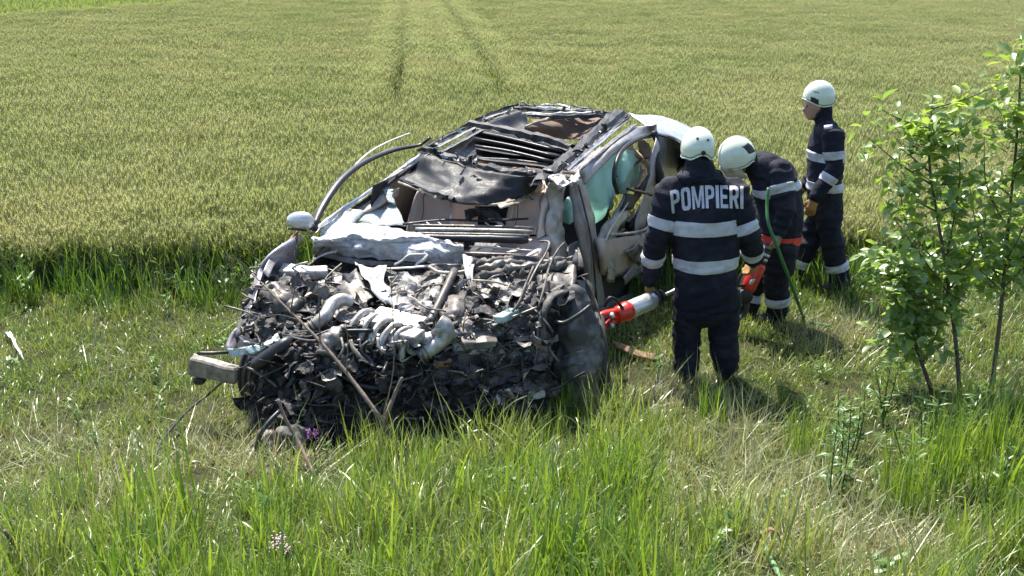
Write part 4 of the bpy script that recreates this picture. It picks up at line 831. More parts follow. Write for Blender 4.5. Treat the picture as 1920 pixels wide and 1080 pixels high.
# random smaller debris over the heap: brackets, torn plates, hoses, cables, bolts
def crushed_masses():
    R = random.Random(51)
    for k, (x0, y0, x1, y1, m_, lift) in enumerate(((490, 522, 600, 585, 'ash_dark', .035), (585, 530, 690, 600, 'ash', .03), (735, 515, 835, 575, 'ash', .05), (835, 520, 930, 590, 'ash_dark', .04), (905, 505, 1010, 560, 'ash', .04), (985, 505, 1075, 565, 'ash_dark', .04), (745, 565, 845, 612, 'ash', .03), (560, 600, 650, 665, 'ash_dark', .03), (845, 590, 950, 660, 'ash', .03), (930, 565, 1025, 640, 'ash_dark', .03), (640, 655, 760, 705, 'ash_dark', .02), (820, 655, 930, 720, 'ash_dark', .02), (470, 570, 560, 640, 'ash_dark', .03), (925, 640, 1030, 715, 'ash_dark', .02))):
        rows = []
        for i in range(5):
            rows.append([EN(x0 + (x1 - x0) * (j / 5 + R.uniform(-.07, .07)) + R.uniform(-6, 6), y0 + (y1 - y0) * (i / 4 + R.uniform(-.07, .07)) + 6 * math.sin(j * 2.1 + k), lift + R.uniform(-.035, .05)) for j in range(6)])
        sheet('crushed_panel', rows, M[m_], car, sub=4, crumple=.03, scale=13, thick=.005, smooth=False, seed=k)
crushed_masses()
def scatter_debris():
    R = random.Random(404)
    def tone(x, y):  # sun and shade put into the choice: pale where lit, near black low
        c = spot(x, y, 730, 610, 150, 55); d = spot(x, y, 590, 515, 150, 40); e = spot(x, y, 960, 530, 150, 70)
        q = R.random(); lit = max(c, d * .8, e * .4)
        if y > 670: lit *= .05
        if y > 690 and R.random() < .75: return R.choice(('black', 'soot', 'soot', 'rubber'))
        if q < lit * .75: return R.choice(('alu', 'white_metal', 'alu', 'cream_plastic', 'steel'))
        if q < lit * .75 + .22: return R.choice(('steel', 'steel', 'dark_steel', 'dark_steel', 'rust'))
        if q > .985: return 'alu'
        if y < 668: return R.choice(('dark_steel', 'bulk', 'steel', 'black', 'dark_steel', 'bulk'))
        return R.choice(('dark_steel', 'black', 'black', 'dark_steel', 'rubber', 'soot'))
    for k in range(62):                              # larger torn panels lying over one another, grey with dust, darker low at the front
        x, y = R.uniform(480, 1060), R.uniform(505, 730)
        if (x > 1010 and y > 560) or (y < 535 and 640 < x < 870): continue
        c = EN(x, y, R.uniform(-.02, .05)); ax = V((R.gauss(0, 1), R.gauss(0, .6), R.gauss(0, .35))).normalized(); m3 = rot_from(ax, (R.gauss(0, .4), R.gauss(-.3, .4), 1)); a, b = R.uniform(.09, .17), R.uniform(.04, .09)
        g = [[c + m3 @ V((p * a * R.uniform(.7, 1.2), q * b * R.uniform(.5, 1.3), R.uniform(-.05, .05))) for q in (-1, -.3, .4, 1)] for p in (-1, -.4, .3, 1)]
        sheet('torn_panel', g, M[R.choice(('bulk', 'steel', 'dark_steel', 'silver_dirty', 'dark_steel') if y < 660 else ('dark_steel', 'soot', 'black'))], car, sub=3, crumple=.035, scale=16, thick=.004, smooth=False)
    i = 0
    while i < 700:
        x, y = R.uniform(455, 1085), R.uniform(498, 850)
        if y < 530 and 640 < x < 880: continue
        if x < 470 + (y - 500) * -.1 or (x < 500 and y > 760) or (x > 1030 and y > 540): continue
        if y > 868 - (x - 500) * .2: continue
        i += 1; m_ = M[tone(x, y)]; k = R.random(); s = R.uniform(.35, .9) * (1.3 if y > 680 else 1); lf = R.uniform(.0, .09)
        if k < .38:
            n = R.randint(3, 5); px, py = x, y; pts = []; dx, dy = R.uniform(-1, 1), R.uniform(-.7, .7)
            for j in range(n):
                pts.append((px, py, lf + R.uniform(-.02, .05))); dx += R.uniform(-.8, .8); dy += R.uniform(-.6, .6); px += dx * 18 * s; py += dy * 12 * s
            tube(R.choice(('hose', 'cable', 'cable')), ENs(pts), R.choice((.003, .004, .006, .009)) * R.uniform(.8, 1.2), m_, car, n=6, sm=4)
        elif k < .70:
            c = EN(x, y, lf); ax = V((R.gauss(0, 1), R.gauss(0, 1), R.gauss(0, .5))).normalized(); u = V((R.gauss(0, .5), R.gauss(0, .5), 1)); m3 = rot_from(ax, u); a, b = R.uniform(.04, .11) * s, R.uniform(.02, .06) * s
            g = [[c + m3 @ V((p * a * R.uniform(.6, 1.2), q * b * R.uniform(.5, 1.2), R.uniform(-.035, .035))) for q in (-1, 0, 1)] for p in (-1, 0, 1)]
            sheet(R.choice(('torn_plate', 'bent_bracket')), g, m_, car, sub=2, crumple=.025, scale=20, thick=.003, smooth=False)
        elif k < .84:
            c = EN(x, y, lf * .6); m3 = rot_from((R.gauss(0, 1), R.gauss(0, 1), R.gauss(0, .4)), (R.gauss(0, .4), R.gauss(0, .4), 1))
            box(R.choice(('bracket', 'casing', 'engine_mount')), c, (R.uniform(.05, .13) * s, R.uniform(.03, .07) * s, R.uniform(.02, .06) * s), m_, car, rot=m3, bev=.12, crush=.012, seed=i, n=1)
        elif k < .91:
            c = EN(x, y, lf * .5); r = R.uniform(.012, .03) * s
            lathe(R.choice(('cap', 'pipe_stub')), [(0, r), (r * .3, r * 1.1), (r * 1.4, r), (r * 1.5, r * .7), (r * .8, r * .6)], c, (R.gauss(0, .7), R.gauss(0, .7) - .5, 1), m_, car, 12)
        else:
            c = EN(x, y, lf); m3 = rot_from((R.gauss(0, 1), R.gauss(0, 1), R.gauss(0, .4))); ln = R.uniform(.08, .22) * s
            tube('rod', [c - m3 @ V((ln, 0, 0)), c + m3 @ V((0, 0, .02)), c + m3 @ V((ln, 0, 0))], R.uniform(.004, .012), m_, car, n=6, sm=2)
scatter_debris()
def tatters():
    R = random.Random(9)
    lines = [[(800, 279), (900, 311), (1030, 322)], [(1020, 335), (1090, 275), (1165, 210)], [(790, 281), (890, 230), (980, 197)], [(965, 203), (1050, 206), (1150, 212)], [(750, 345), (840, 372), (990, 368)]]
    for k in range(46):
        ln = lines[k % 5]; q = R.random() * 2; i = int(q); i = min(i, 1); x = ln[i][0] + (ln[i + 1][0] - ln[i][0]) * (q - i); y = ln[i][1] + (ln[i + 1][1] - ln[i][1]) * (q - i)
        c = RF(x + R.uniform(-6, 6), y + R.uniform(-4, 4), R.uniform(.02, .08)) if k % 5 < 4 else QH(x, y, 1.24)
        m3 = rot_from((R.gauss(0, 1), R.gauss(0, 1), R.gauss(0, .5)), (R.gauss(0, .6), R.gauss(0, .6), 1)); a, b = R.uniform(.02, .07), R.uniform(.008, .03)
        sheet('torn_scrap', [[c + m3 @ V((p * a * R.uniform(.5, 1.2), q_ * b * R.uniform(.4, 1.3), R.uniform(-.02, .02))) for q_ in (-1, 0, 1)] for p in (-1, 0, 1)], M[R.choice(('charred', 'black', 'white_metal', 'alu', 'glass', 'charred', 'steel', 'headliner'))], car, sub=2, crumple=.015, scale=25, thick=.003, smooth=False)
tatters()

# ------------------------------------------------------------------ firefighters
M['navy'] = mat('navy_turnout_cloth', (.011, .013, .024), .85, 0, (.024, .025, .038), 5, .42, .68, bump=.5, bsc=40, spec=.25, dust=(.05, .048, .05))
M['skin'] = mat('skin', (.50, .30, .22), .55, 0, (.42, .24, .18), 14, bump=.05)
M['glove'] = mat('tan_glove_leather', (.44, .24, .085), .75, 0, (.32, .17, .06), 16, .4, .65, bump=.3, bsc=70)
M['glove_grey'] = mat('worn_grey_glove', (.30, .24, .17), .8, 0, (.20, .15, .10), 16, .4, .65, bump=.3, bsc=70)
M['boot'] = mat('black_boot_leather', (.015, .014, .014), .5, 0, (.04, .035, .03), 14, bump=.2)
M['helmet'] = mat('pale_helmet_shell', (.78, .85, .69), .2, 0, (.70, .76, .62), 5, .4, .7, coat=.6)
M['stripe'] = mat('reflective_stripe', (.60, .60, .64), .5, 0, (.46, .46, .50), 12, .4, .65, bump=.15, bsc=60)
M['lettering'] = mat('reflective_lettering', (.56, .56, .60), .55, 0, (.48, .48, .52), 14)
M['red_stripe'] = mat('red_orange_stripe', (.72, .07, .05), .6, 0, (.60, .05, .04), 9)
M['dark_trim'] = mat('black_helmet_trim', (.02, .02, .022), .5)
M['red_tool'] = mat('red_tool_paint', (.62, .035, .018), .35, 0, (.45, .025, .015), 9, .5, .7, coat=.3)
M['tool_silver'] = mat('tool_steel', (.66, .66, .64), .35, .6, (.52, .52, .50), 7, .45, .7)
M['hose_green'] = mat('green_hose', (.05, .20, .055), .6, 0, (.04, .15, .045), 9)

class Body:
    def __init__(s): s.prims = []          # (a, b, ra, rb, tag)
    def seg(s, a, b, ra, rb, tag_, wide=1, side=None): s.prims.append((V(a), V(b), ra, rb, tag_, wide, side))
    def chain(s, pts, rad, tag_):
        for (a, b, ra, rb) in zip(pts, pts[1:], rad, rad[1:]): s.seg(a, b, ra, rb, tag_)
    def geo(s):
        gs = []
        for a, b, ra, rb, t, wide, side in s.prims:
            d = b - a; n = 14; rows = 8; vs_, fs = [], []
            m = rot_from(d, (0, 0, 1) if abs(d.normalized().z) < .85 else (0, 1, 0))
            if side is not None:
                x = d.normalized(); y = (V(side) - x * V(side).dot(x)).normalized(); m = Matrix((x, y, x.cross(y))).transposed()
            Ln = d.length; prof = []
            for i in range(5): th = math.pi / 2 * i / 4; prof.append((-ra * math.cos(th) * .9, ra * max(.02, math.sin(th))))
            for i in range(1, 4): prof.append((Ln * i / 4, ra + (rb - ra) * i / 4))
            for i in range(5): th = math.pi / 2 * i / 4; prof.append((Ln + rb * math.sin(th) * .9, rb * max(.02, math.cos(th))))
            for tt, r in prof:
                for k in range(n):
                    an = 2 * math.pi * k / n; vs_.append(a + m @ V((tt, math.cos(an) * r * wide, math.sin(an) * r)))
            for i in range(len(prof) - 1):
                for k in range(n): k2 = (k + 1) % n; fs.append((i * n + k, (i + 1) * n + k, (i + 1) * n + k2, i * n + k2))
            fs.append(tuple(range(n))); fs.append(tuple(range(len(prof) * n - 1, (len(prof) - 1) * n - 1, -1)))
            gs.append((vs_, fs))
        return join_geo(gs)
    def nearest(s, P):
        best = np.full(len(P), 1e9); idx = np.zeros(len(P), int); tp = np.zeros(len(P))
        for i, (a, b, ra, rb, t, wide, side) in enumerate(s.prims):
            a_, b_ = np.array(a), np.array(b); d = b_ - a_; t_ = np.clip(((P - a_) @ d) / max(1e-9, d @ d), 0, 1)
            q = np.linalg.norm(P - a_ - t_[:, None] * d, axis=1) - (ra + (rb - ra) * t_) * (1 + (wide - 1) * .5)
            k = q < best; best[k] = q[k]; idx[k] = i; tp[k] = t_[k]
        return idx, tp
def hand(B, wrist, d, palm_n, s=1.0, curl=.9, tag_='hand', thumb=1):
    """palm plus four unequal bent fingers and a thumb; d = hand direction, palm_n = side the palm faces"""
    d = V(d).normalized(); n = (V(palm_n) - d * V(palm_n).dot(d)).normalized(); sd_ = d.cross(n) * thumb
    pe = V(wrist) + d * .085 * s
    B.seg(V(wrist), pe, .030 * s, .030 * s, tag_, 1.35, sd_)
    for k, ln in enumerate((.078, .088, .082, .064)):
        o = pe + sd_ * (.033 - .022 * k) * s; a1 = curl * .55; a2 = curl * 1.35
        p1 = o + (d * math.cos(a1) + n * math.sin(a1)) * ln * .55 * s; p2 = p1 + (d * math.cos(a2) + n * math.sin(a2)) * ln * .5 * s
        B.chain([o, p1, p2], [.0125 * s, .0115 * s, .010 * s], tag_)
    o = V(wrist) + d * .03 * s + sd_ * .03 * s; p1 = o + (d * .7 + sd_ * .55 + n * .35) * .045 * s; p2 = p1 + (d * .8 + n * .5 + sd_ * .05) * .04 * s
    B.chain([o, p1, p2], [.0155 * s, .014 * s, .012 * s], tag_)
def build_body(B, parent, tags, mats, voxel=.011, fold=.006, seed=0):
    me = bpy.data.meshes.new('tmp'); v, f = B.geo(); me.from_pydata([tuple(q) for q in v], [], f)
    o = bpy.data.objects.new('tmp', me); COL.objects.link(o); md = o.modifiers.new('r', 'REMESH'); md.mode = 'VOXEL'; md.voxel_size = voxel
    dg = bpy.context.evaluated_depsgraph_get(); me2 = bpy.data.meshes.new_from_object(o.evaluated_get(dg)); bpy.data.objects.remove(o)
    bm = bmesh.new(); bm.from_mesh(me2); bm.verts.ensure_lookup_table()
    P = np.array([tuple(q.co) for q in bm.verts]); idx, tp = B.nearest(P); hand_i = {i for i, p in enumerate(B.prims) if p[4].startswith('hand') or p[4].startswith('head')}
    sm_v = [q for q, i in zip(bm.verts, idx) if i not in hand_i]
    for it in range(5): bmesh.ops.smooth_vert(bm, verts=sm_v, factor=.5, use_axis_x=True, use_axis_y=True, use_axis_z=True)
    bmesh.ops.smooth_vert(bm, verts=bm.verts[:], factor=.35, use_axis_x=True, use_axis_y=True, use_axis_z=True)
    bm.normal_update()
    for q, i, t in zip(bm.verts, idx, tp):
        if i in hand_i: continue
        p = q.co; a, b = B.prims[i][0], B.prims[i][1]; dn = (b - a).normalized()
        al = (p - a).dot(dn); w_ = noise.noise_vector(p * 3 + V((seed, 0, 0))) * .8; x = .8 * noise.noise(p * 5 + V((seed, 0, 0)))
        x += 1.6 * (.5 - abs(noise.noise(V((p.x * 3.5 + al * 9, p.y * 3.5 + seed, p.z * 5)) + w_))) - .5
        if B.prims[i][4][:3] in ('arm', 'leg'): x += 1.1 * (.45 - abs(noise.noise(V((al * 15, seed + i, (p.x + p.y) * 4)) + w_)))
        q.co = p + q.normal * x * fold
    bm.normal_update(); bm.to_mesh(me2); bm.free()
    me2.name = 'body'; me2.materials.clear()
    for m in mats: me2.materials.append(M[m])
    C = np.zeros(len(me2.polygons) * 3); me2.polygons.foreach_get('center', C); idx, tp = B.nearest(C.reshape(-1, 3))
    me2.polygons.foreach_set('material_index', [tags[B.prims[i][4]] for i in idx]); me2.polygons.foreach_set('use_smooth', [True] * len(me2.polygons))
    me2.transform(Matrix.Translation(-WL[parent])); me2.update()
    ob = bpy.data.objects.new('body', me2); COL.objects.link(ob); ob.parent = parent; WL[ob] = WL[parent].copy()
    return ob, idx
def band(B, ob, idx, parent, tagset, p0, p1, nrm0, nrm1, m, name='reflective_stripe', off=.004):
    """stripe sewn round the clothing: the slice of the body between two planes, lifted off the cloth"""
    w0 = WL[ob]; bm = bmesh.new(); bm.from_mesh(ob.data); bm.faces.ensure_lookup_table()
    kill = [f for f, i in zip(bm.faces, idx) if B.prims[i][4] not in tagset]
    bmesh.ops.delete(bm, geom=kill, context='FACES')
    for p, n in ((V(p0) - w0, -V(nrm0)), (V(p1) - w0, V(nrm1))):
        bmesh.ops.bisect_plane(bm, geom=bm.verts[:] + bm.edges[:] + bm.faces[:], plane_co=p, plane_no=n, clear_outer=True)
    bm.normal_update()
    for v in bm.verts: v.co += v.normal * off
    r = bmesh.ops.extrude_face_region(bm, geom=bm.faces[:])
    for v in [g for g in r['geom'] if isinstance(g, bmesh.types.BMVert)]: v.co += v.normal * .003
    bmesh.ops.recalc_face_normals(bm, faces=bm.faces[:])
    if not bm.faces: bm.free(); return None
    vs_ = [v.co + w0 for v in bm.verts]; bm.verts.index_update(); fs = [tuple(v.index for v in f.verts) for f in bm.faces]; bm.free()
    return mobj(name, vs_, fs, M[m], parent)
def limb_band(B, ob, idx, parent, a, b, t, wd, tagset, m='stripe'):
    a, b = V(a), V(b); d = (b - a).normalized(); c = a.lerp(b, t)
    return band(B, ob, idx, parent, tagset, c - d * wd / 2, c + d * wd / 2, d, d, m)
def helmet(parent, c, fwd, up, s=1.0, rear_drop=.10, front=.02, holes=(), brim=.012, ridge=False):
    """smooth shell with a lower rim that drops at the back and ears"""
    f = V(fwd).normalized(); u = V(up); u = (u - f * u.dot(f)).normalized(); r = f.cross(u)
    n, m = 40, 14; vs_, fs = [], []
    def pt(az, t, k=1.0):
        rim = -(rear_drop * smooth(-.2, -.95, math.cos(az)) + .07 * abs(math.sin(az)) ** 2 * (1 - .3 * math.cos(az)) + front * max(0, math.cos(az)))
        el0 = math.asin(max(-.8, rim / .155)); el = math.pi / 2 + (el0 - math.pi / 2) * t
        fl = 1 + brim * 8 * max(0, t - .9) * (1 + (.8 if math.cos(az) > .3 else 0))
        ce = math.cos(el); return V(c) + (f * math.cos(az) * ce * .148 * fl + r * math.sin(az) * ce * .122 * fl + u * math.sin(el) * .155) * s * k
    for i in range(m + 1):
        for k in range(n): vs_.append(pt(2 * math.pi * k / n, max(.03, i / m)))
    for i in range(m):
        for k in range(n): k2 = (k + 1) % n; fs.append((i * n + k, i * n + k2, (i + 1) * n + k2, (i + 1) * n + k))
    fs.append(tuple(range(n - 1, -1, -1))); b = len(vs_)
    for k in range(n): vs_.append(pt(2 * math.pi * k / n, 1, .93))
    for k in range(n): k2 = (k + 1) % n; fs.append((m * n + k, m * n + k2, b + k2, b + k))
    o = fix_normals(mobj('helmet', vs_, fs, M['helmet'], parent))
    lathe('ratchet_knob', [(-.004, .016), (.01, .016), (.013, .011)], pt(math.pi, .94, 1.0), pt(math.pi, .94) - V(c), M['dark_trim'], o, 12)
    tube('edge_band', [pt(2 * math.pi * k / n, .955, 1.004) for k in range(n + 1)], .0025, M['dark_trim'], o, n=5, sm=1)
    tube('helmet_rim', [pt(2 * math.pi * k / n, 1, 1.005) for k in range(n + 1)], .0055, M['helmet'], o, n=6, sm=1)
    for az, t in holes:
        q = pt(az, t, 1.002); nn = (q - V(c)).normalized(); lathe('rivet', [(-.004, .009), (.004, .009), (.006, .005)], q, nn, M['dark_trim'], o, 12)
    if ridge: tube('helmet_ridge', [pt(0, .9 - i * .11, 1.006) for i in range(8)] + [pt(math.pi, .1 + i * .11, 1.006) for i in range(6)], .009, M['helmet'], o, n=6, sm=2, flat=.5)
    return o, pt
def face(B, c, fwd, up, s=1.0):
    f = V(fwd).normalized(); u = V(up); u = (u - f * u.dot(f)).normalized(); r = f.cross(u); c = V(c)
    B.seg(c + u * .03 - f * .01, c + u * .0 + f * .0, .092 * s, .09 * s, 'head'); B.seg(c - u * .02 + f * .02, c - u * .085 + f * .035, .078 * s, .055 * s, 'head')
    B.seg(c + f * .088 - u * .005, c + f * .108 - u * .038, .010, .016, 'head')            # nose
    B.seg(c + f * .085 + r * .03 + u * .018, c + f * .085 - r * .03 + u * .018, .012, .012, 'head')      # brow
    B.seg(c + f * .082 + r * .018 - u * .068, c + f * .082 - r * .018 - u * .068, .010, .010, 'head')    # lips
    for k in (-1, 1): B.seg(c + r * .088 * k + u * .01, c + r * .092 * k - u * .03, .016, .012, 'head'); 
    return f, u, r

TAGS = {'torso': 0, 'arm': 0, 'armL': 0, 'armR': 0, 'leg': 0, 'legL': 0, 'legR': 0, 'collar': 0, 'head': 1, 'hand': 2, 'hand2': 3, 'boot': 4}
TM = ['navy', 'skin', 'glove', 'glove_grey', 'boot']
def boots(B, ank, fwd):
    f = V(fwd).normalized()
    for a in ank:
        a = V(a); g = V((a.x, a.y, ground_z(a.x, a.y)))
        B.seg(a + V((0, 0, .12)), g + V((0, 0, .06)), .062, .06, 'boot'); B.seg(g + V((0, 0, .05)) - f * .03, g + f * .15 + V((0, 0, .045)), .052, .045, 'boot')

def person_back():
    y = 7.29; P = lambda px, py, dy=0: PY(px, py, y + dy)
    root = empty('person', (P(1325, 700).x, y, 0)); tag(root, 'firefighter standing with back turned, POMPIERI in large letters on jacket', 'person', 'firefighters')
    B = Body(); neck = P(1312, 322, .02); hips = P(1325, 545, -.02); chest = P(1318, 395, 0); waist = P(1322, 480, -.01)
    B.seg(P(1316, 372, .03), chest,   .155, .172, 'torso', 1.42, (1, 0, 0)); B.seg(chest, waist, .172, .175, 'torso', 1.40, (1, 0, 0)); B.seg(waist, hips, .172, .168, 'torso', 1.36, (1, 0, 0)); B.seg(hips, P(1325, 572, 0), .170, .172, 'torso', 1.42, (1, 0, 0))
    B.seg(P(1272, 352, .02), P(1362, 352, .02), .085, .085, 'torso')
    B.seg(P(1314, 330, .02), P(1310, 304, .05), .105, .098, 'collar'); B.seg(P(1290, 338, .02), P(1335, 338, .02), .085, .085, 'collar')
    hc = P(1309, 288, .07)
    B.seg(hc, hc + V((0, .0, .03)), .085, .085, 'collar')
    sl, sr = P(1258, 357), P(1378, 357); el, er = P(1233, 440, -.02), P(1402, 436, -.02); wl, wr = P(1220, 520, .10), P(1414, 484, .16)
    B.chain([sl, el, wl], [.098, .086, .068], 'armL'); B.chain([sr, er, wr], [.098, .086, .068], 'armR')
    hand(B, wl + (wl - el).normalized() * .03, (0, .25, -1), (1, .3, 0), 1.05, .8, 'hand', 1)
    hand(B, wr + (wr - er).normalized() * .03, (.05, .6, -.8), (-1, .2, 0), 1.05, 1.1, 'hand', -1)
    kl, kr = P(1285, 645, .02), P(1358, 640, .02); al, ar = V((P(1285, 705).x, y + .0, .10)), V((P(1362, 700).x, y + .03, .10))
    B.chain([P(1292, 565), kl, al], [.118, .098, .088], 'legL'); B.chain([P(1354, 565), kr, ar], [.118, .098, .088], 'legR')
    boots(B, (al, ar), (.1, 1, 0))
    ob, idx = build_body(B, root, TAGS, TM, seed=3, fold=.019)
    for y0, y1 in ((407, 433), (477, 500)):           # torso stripes
        band(B, ob, idx, root, ('torso',), P(1320, y1), P(1320, y0), (-.03, 0, 1), (-.03, 0, 1), 'stripe')
    for (a, b, t, tg) in ((sl, el, .72, 'armL'), (el, wl, .55, 'armL'), (sr, er, .85, 'armR'), (er, wr, .70, 'armR')):
        limb_band(B, ob, idx, root, a, b, t, .075, (tg,))
    for a_, b_, tg in ((P(1292, 565), kl, 'legL'), (P(1354, 565), kr, 'legR')):
        limb_band(B, ob, idx, root, a_, b_, .92, .02, (tg,), 'navy').name = 'knee_seam'
    hem = band(B, ob, idx, root, ('torso',), P(1325, 586), P(1325, 574), (0, 0, 1), (0, 0, 1), 'navy', 'jacket_hem', .010)
    band(B, ob, idx, root, ('collar',), P(1312, 338), P(1312, 326), (0, -.2, 1), (0, -.2, 1), 'navy', 'collar_seam', .010)
    # lettering pressed onto the back
    def glyph(ch, u, v):
        st = .30
        if ch == 'I': return True
        if ch == 'E': return u < st or v > .83 or v < .17 or (.42 < v < .58 and u < .88)
        if ch == 'M':
            if u < .20 or u > .80: return True
            x_ = abs(u - .5); c_ = .30 * (v - .12) / .88; return v > .05 and c_ - .06 < x_ < c_ + .115
        if ch == 'O':
            q = ((abs(u - .5) / .5) ** 3 + (abs(v - .5) / .5) ** 5); w_ = ((abs(u - .5) / .20) ** 3 + (abs(v - .5) / .33) ** 5); return q < 1 and w_ > 1
        if u < st: return True
        top = .5 + .26; q = ((max(0, u - .3) / .7) ** 3 + (abs(v - .70) / .30) ** 3.5); w_ = ((max(0, u - .3) / .38) ** 3 + (abs(v - .70) / .14) ** 3.5)
        if q < 1 and w_ > 1: return True
        return ch == 'R' and v < .46 and .40 + (.46 - v) * .62 < u < .74 + (.46 - v) * .58
    bmb = bmesh.new(); bmb.from_mesh(ob.data); bvh = BVHTree.FromBMesh(bmb); bmb.free(); w0 = WL[ob]
    adv = {'P': 1, 'O': 1.04, 'M': 1.35, 'I': .36, 'E': .86, 'R': 1.04}; word = 'POMPIERI'; tot = sum(adv[c] for c in word) + .17 * 7; x_ = 0; vs_, fs = [], []
    for ch in word:
        nu, nv = max(5, int(22 * adv[ch])), 36; b = len(vs_)
        for i in range(nv + 1):
            for k in range(nu + 1):
                u_ = (x_ + adv[ch] * k / nu) / tot; t2 = i / nv; arch = (2 * u_ - 1) ** 2; px = 1256 + 138 * u_ - 4 * (1 - u_) * (1 - t2) * -1; py = 392 + 7 * arch * (1.3 if u_ < .5 else .4) - 3 * u_ - t2 * 43
                h = bvh.ray_cast(CAMP - w0, pxray(px, py).normalized()); vs_.append((h[0] if h[0] else PY(px, py, y) - w0) - pxray(px, py).normalized() * .008 + w0)
        fs += [(b + i * (nu + 1) + k, b + i * (nu + 1) + k + 1, b + (i + 1) * (nu + 1) + k + 1, b + (i + 1) * (nu + 1) + k) for i in range(nv) for k in range(nu) if glyph(ch, (k + .5) / nu, (i + .5) / nv)]
        x_ += adv[ch] + .17
    us = sorted({i for f in fs for i in f}); mp = {q: i for i, q in enumerate(us)}
    part(mobj('lettering', [vs_[i] for i in us], [tuple(mp[i] for i in f) for f in fs], M['lettering'], root), 'POMPIERI in grey reflective capitals')
    h, pt = helmet(root, hc + V((0, .02, .035)), (-.1, 1, -.25), (0, .25, 1), .97, .06, 0, holes=((math.pi - .3, .62), (math.pi + .35, .58)))
    for o2 in (h,): o2['label'] = 'pale helmet seen from behind'
    return root
def person_bending():
    y = 8.57; P = lambda px, py, dy=0: PY(px, py, y + dy)
    root = empty('person', (P(1455, 600).x, y, 0)); tag(root, 'firefighter bending forward with red stripe on jacket hem, holding a red cutter', 'person', 'firefighters')
    B = Body(); hips = P(1462, 455, .0); mid = P(1466, 385, 0); chest = P(1450, 335, 0); sh = P(1432, 315, 0)
    B.seg(hips, mid, .178, .19, 'torso', 1.12, (0, 1, 0)); B.seg(mid, chest, .19, .192, 'torso', 1.15, (0, 1, 0)); B.seg(chest, sh, .175, .15, 'torso', 1.2, (0, 1, 0))
    B.seg(P(1462, 445), P(1462, 475), .165, .155, 'torso', 1.1, (0, 1, 0))
    B.seg(P(1420, 310), P(1402, 303, -.02), .09, .085, 'collar'); hc = P(1384, 296, -.04)
    fw, up = V((-.72, -.25, -.62)), V((-.45, -.1, .9))
    f, u, r = face(B, hc + V((-.02, 0, -.03)), fw, up)
    sn, sf = P(1462, 322, -.15), P(1438, 318, .18); en, ef = P(1476, 392, -.24), P(1420, 385, .2); wn, wf = P(1462, 432, -.27), P(1405, 430, .02)
    B.chain([sn, en, wn], [.098, .085, .062], 'armL'); B.chain([sf, ef, wf], [.095, .08, .06], 'armR')
    hand(B, wn + (wn - en).normalized() * .02, (-.25, -.1, -1), (-1, .2, .2), 1.15, 1.2, 'hand2', -1)
    hand(B, wf, (-.3, -.2, -1), (.6, -.6, 0), 1.05, 1.2, 'hand2', 1)
    kn, kf = P(1455, 530, -.06), P(1412, 535, .16); an, af = V((P(1457, 592).x, y - .02, .10)), V((P(1408, 585).x, y + .14, .10))
    B.chain([P(1468, 468, -.1), kn, an], [.12, .105, .09], 'legL'); B.chain([P(1445, 468, .12), kf, af], [.12, .105, .09], 'legR')
    boots(B, (an, af), (-1, -.3, 0))
    ob, idx = build_body(B, root, TAGS, TM, seed=8, fold=.019)
    d = (hips - mid).normalized()
    band(B, ob, idx, root, ('torso',), P(1462, 452), P(1462, 436), (.05, 0, 1), (.05, 0, 1), 'red_stripe', 'red_stripe')
    band(B, ob, idx, root, ('torso',), P(1420, 366), P(1420, 350), (-.25, 0, 1), (-.25, 0, 1), 'stripe')
    limb_band(B, ob, idx, root, sn, en, .45, .072, ('armL',)); limb_band(B, ob, idx, root, kn, an, .55, .07, ('legL',)); limb_band(B, ob, idx, root, kf, af, .55, .07, ('legR',)); limb_band(B, ob, idx, root, sf, ef, .5, .072, ('armR',))
    h, pt = helmet(root, hc + u * .02, fw, up, 1.06, .09, .0, brim=.008, ridge=True)
    e = [[pt(az, t, 1.012) for t in (.5, .62, .76)] for az in (1.9, 2.15, 2.4)] if (pt(1.9, .5) - CAMP).length < (pt(-1.9, .5) - CAMP).length else [[pt(-az, t, 1.012) for t in (.5, .62, .76)] for az in (1.9, 2.15, 2.4)]
    sheet('helmet_badge', e, M['dark_trim'], h, sub=3, crumple=.004, thick=.003)
    vis = [[pt(az, t, 1.03) - u * dz for az in (-1.1, -.5, 0, .5, 1.1)] for t, dz in ((.93, 0), (1, .05), (1, .10))]
    sheet('visor', vis, M['cream_plastic'], h, sub=3, crumple=0, thick=.004)
    tube('chin_strap', [pt(1.5, 1, .98), hc - u * .10 + f * .05, pt(-1.5, 1, .98)], .008, M['cream_plastic'], h, n=6)
    return root
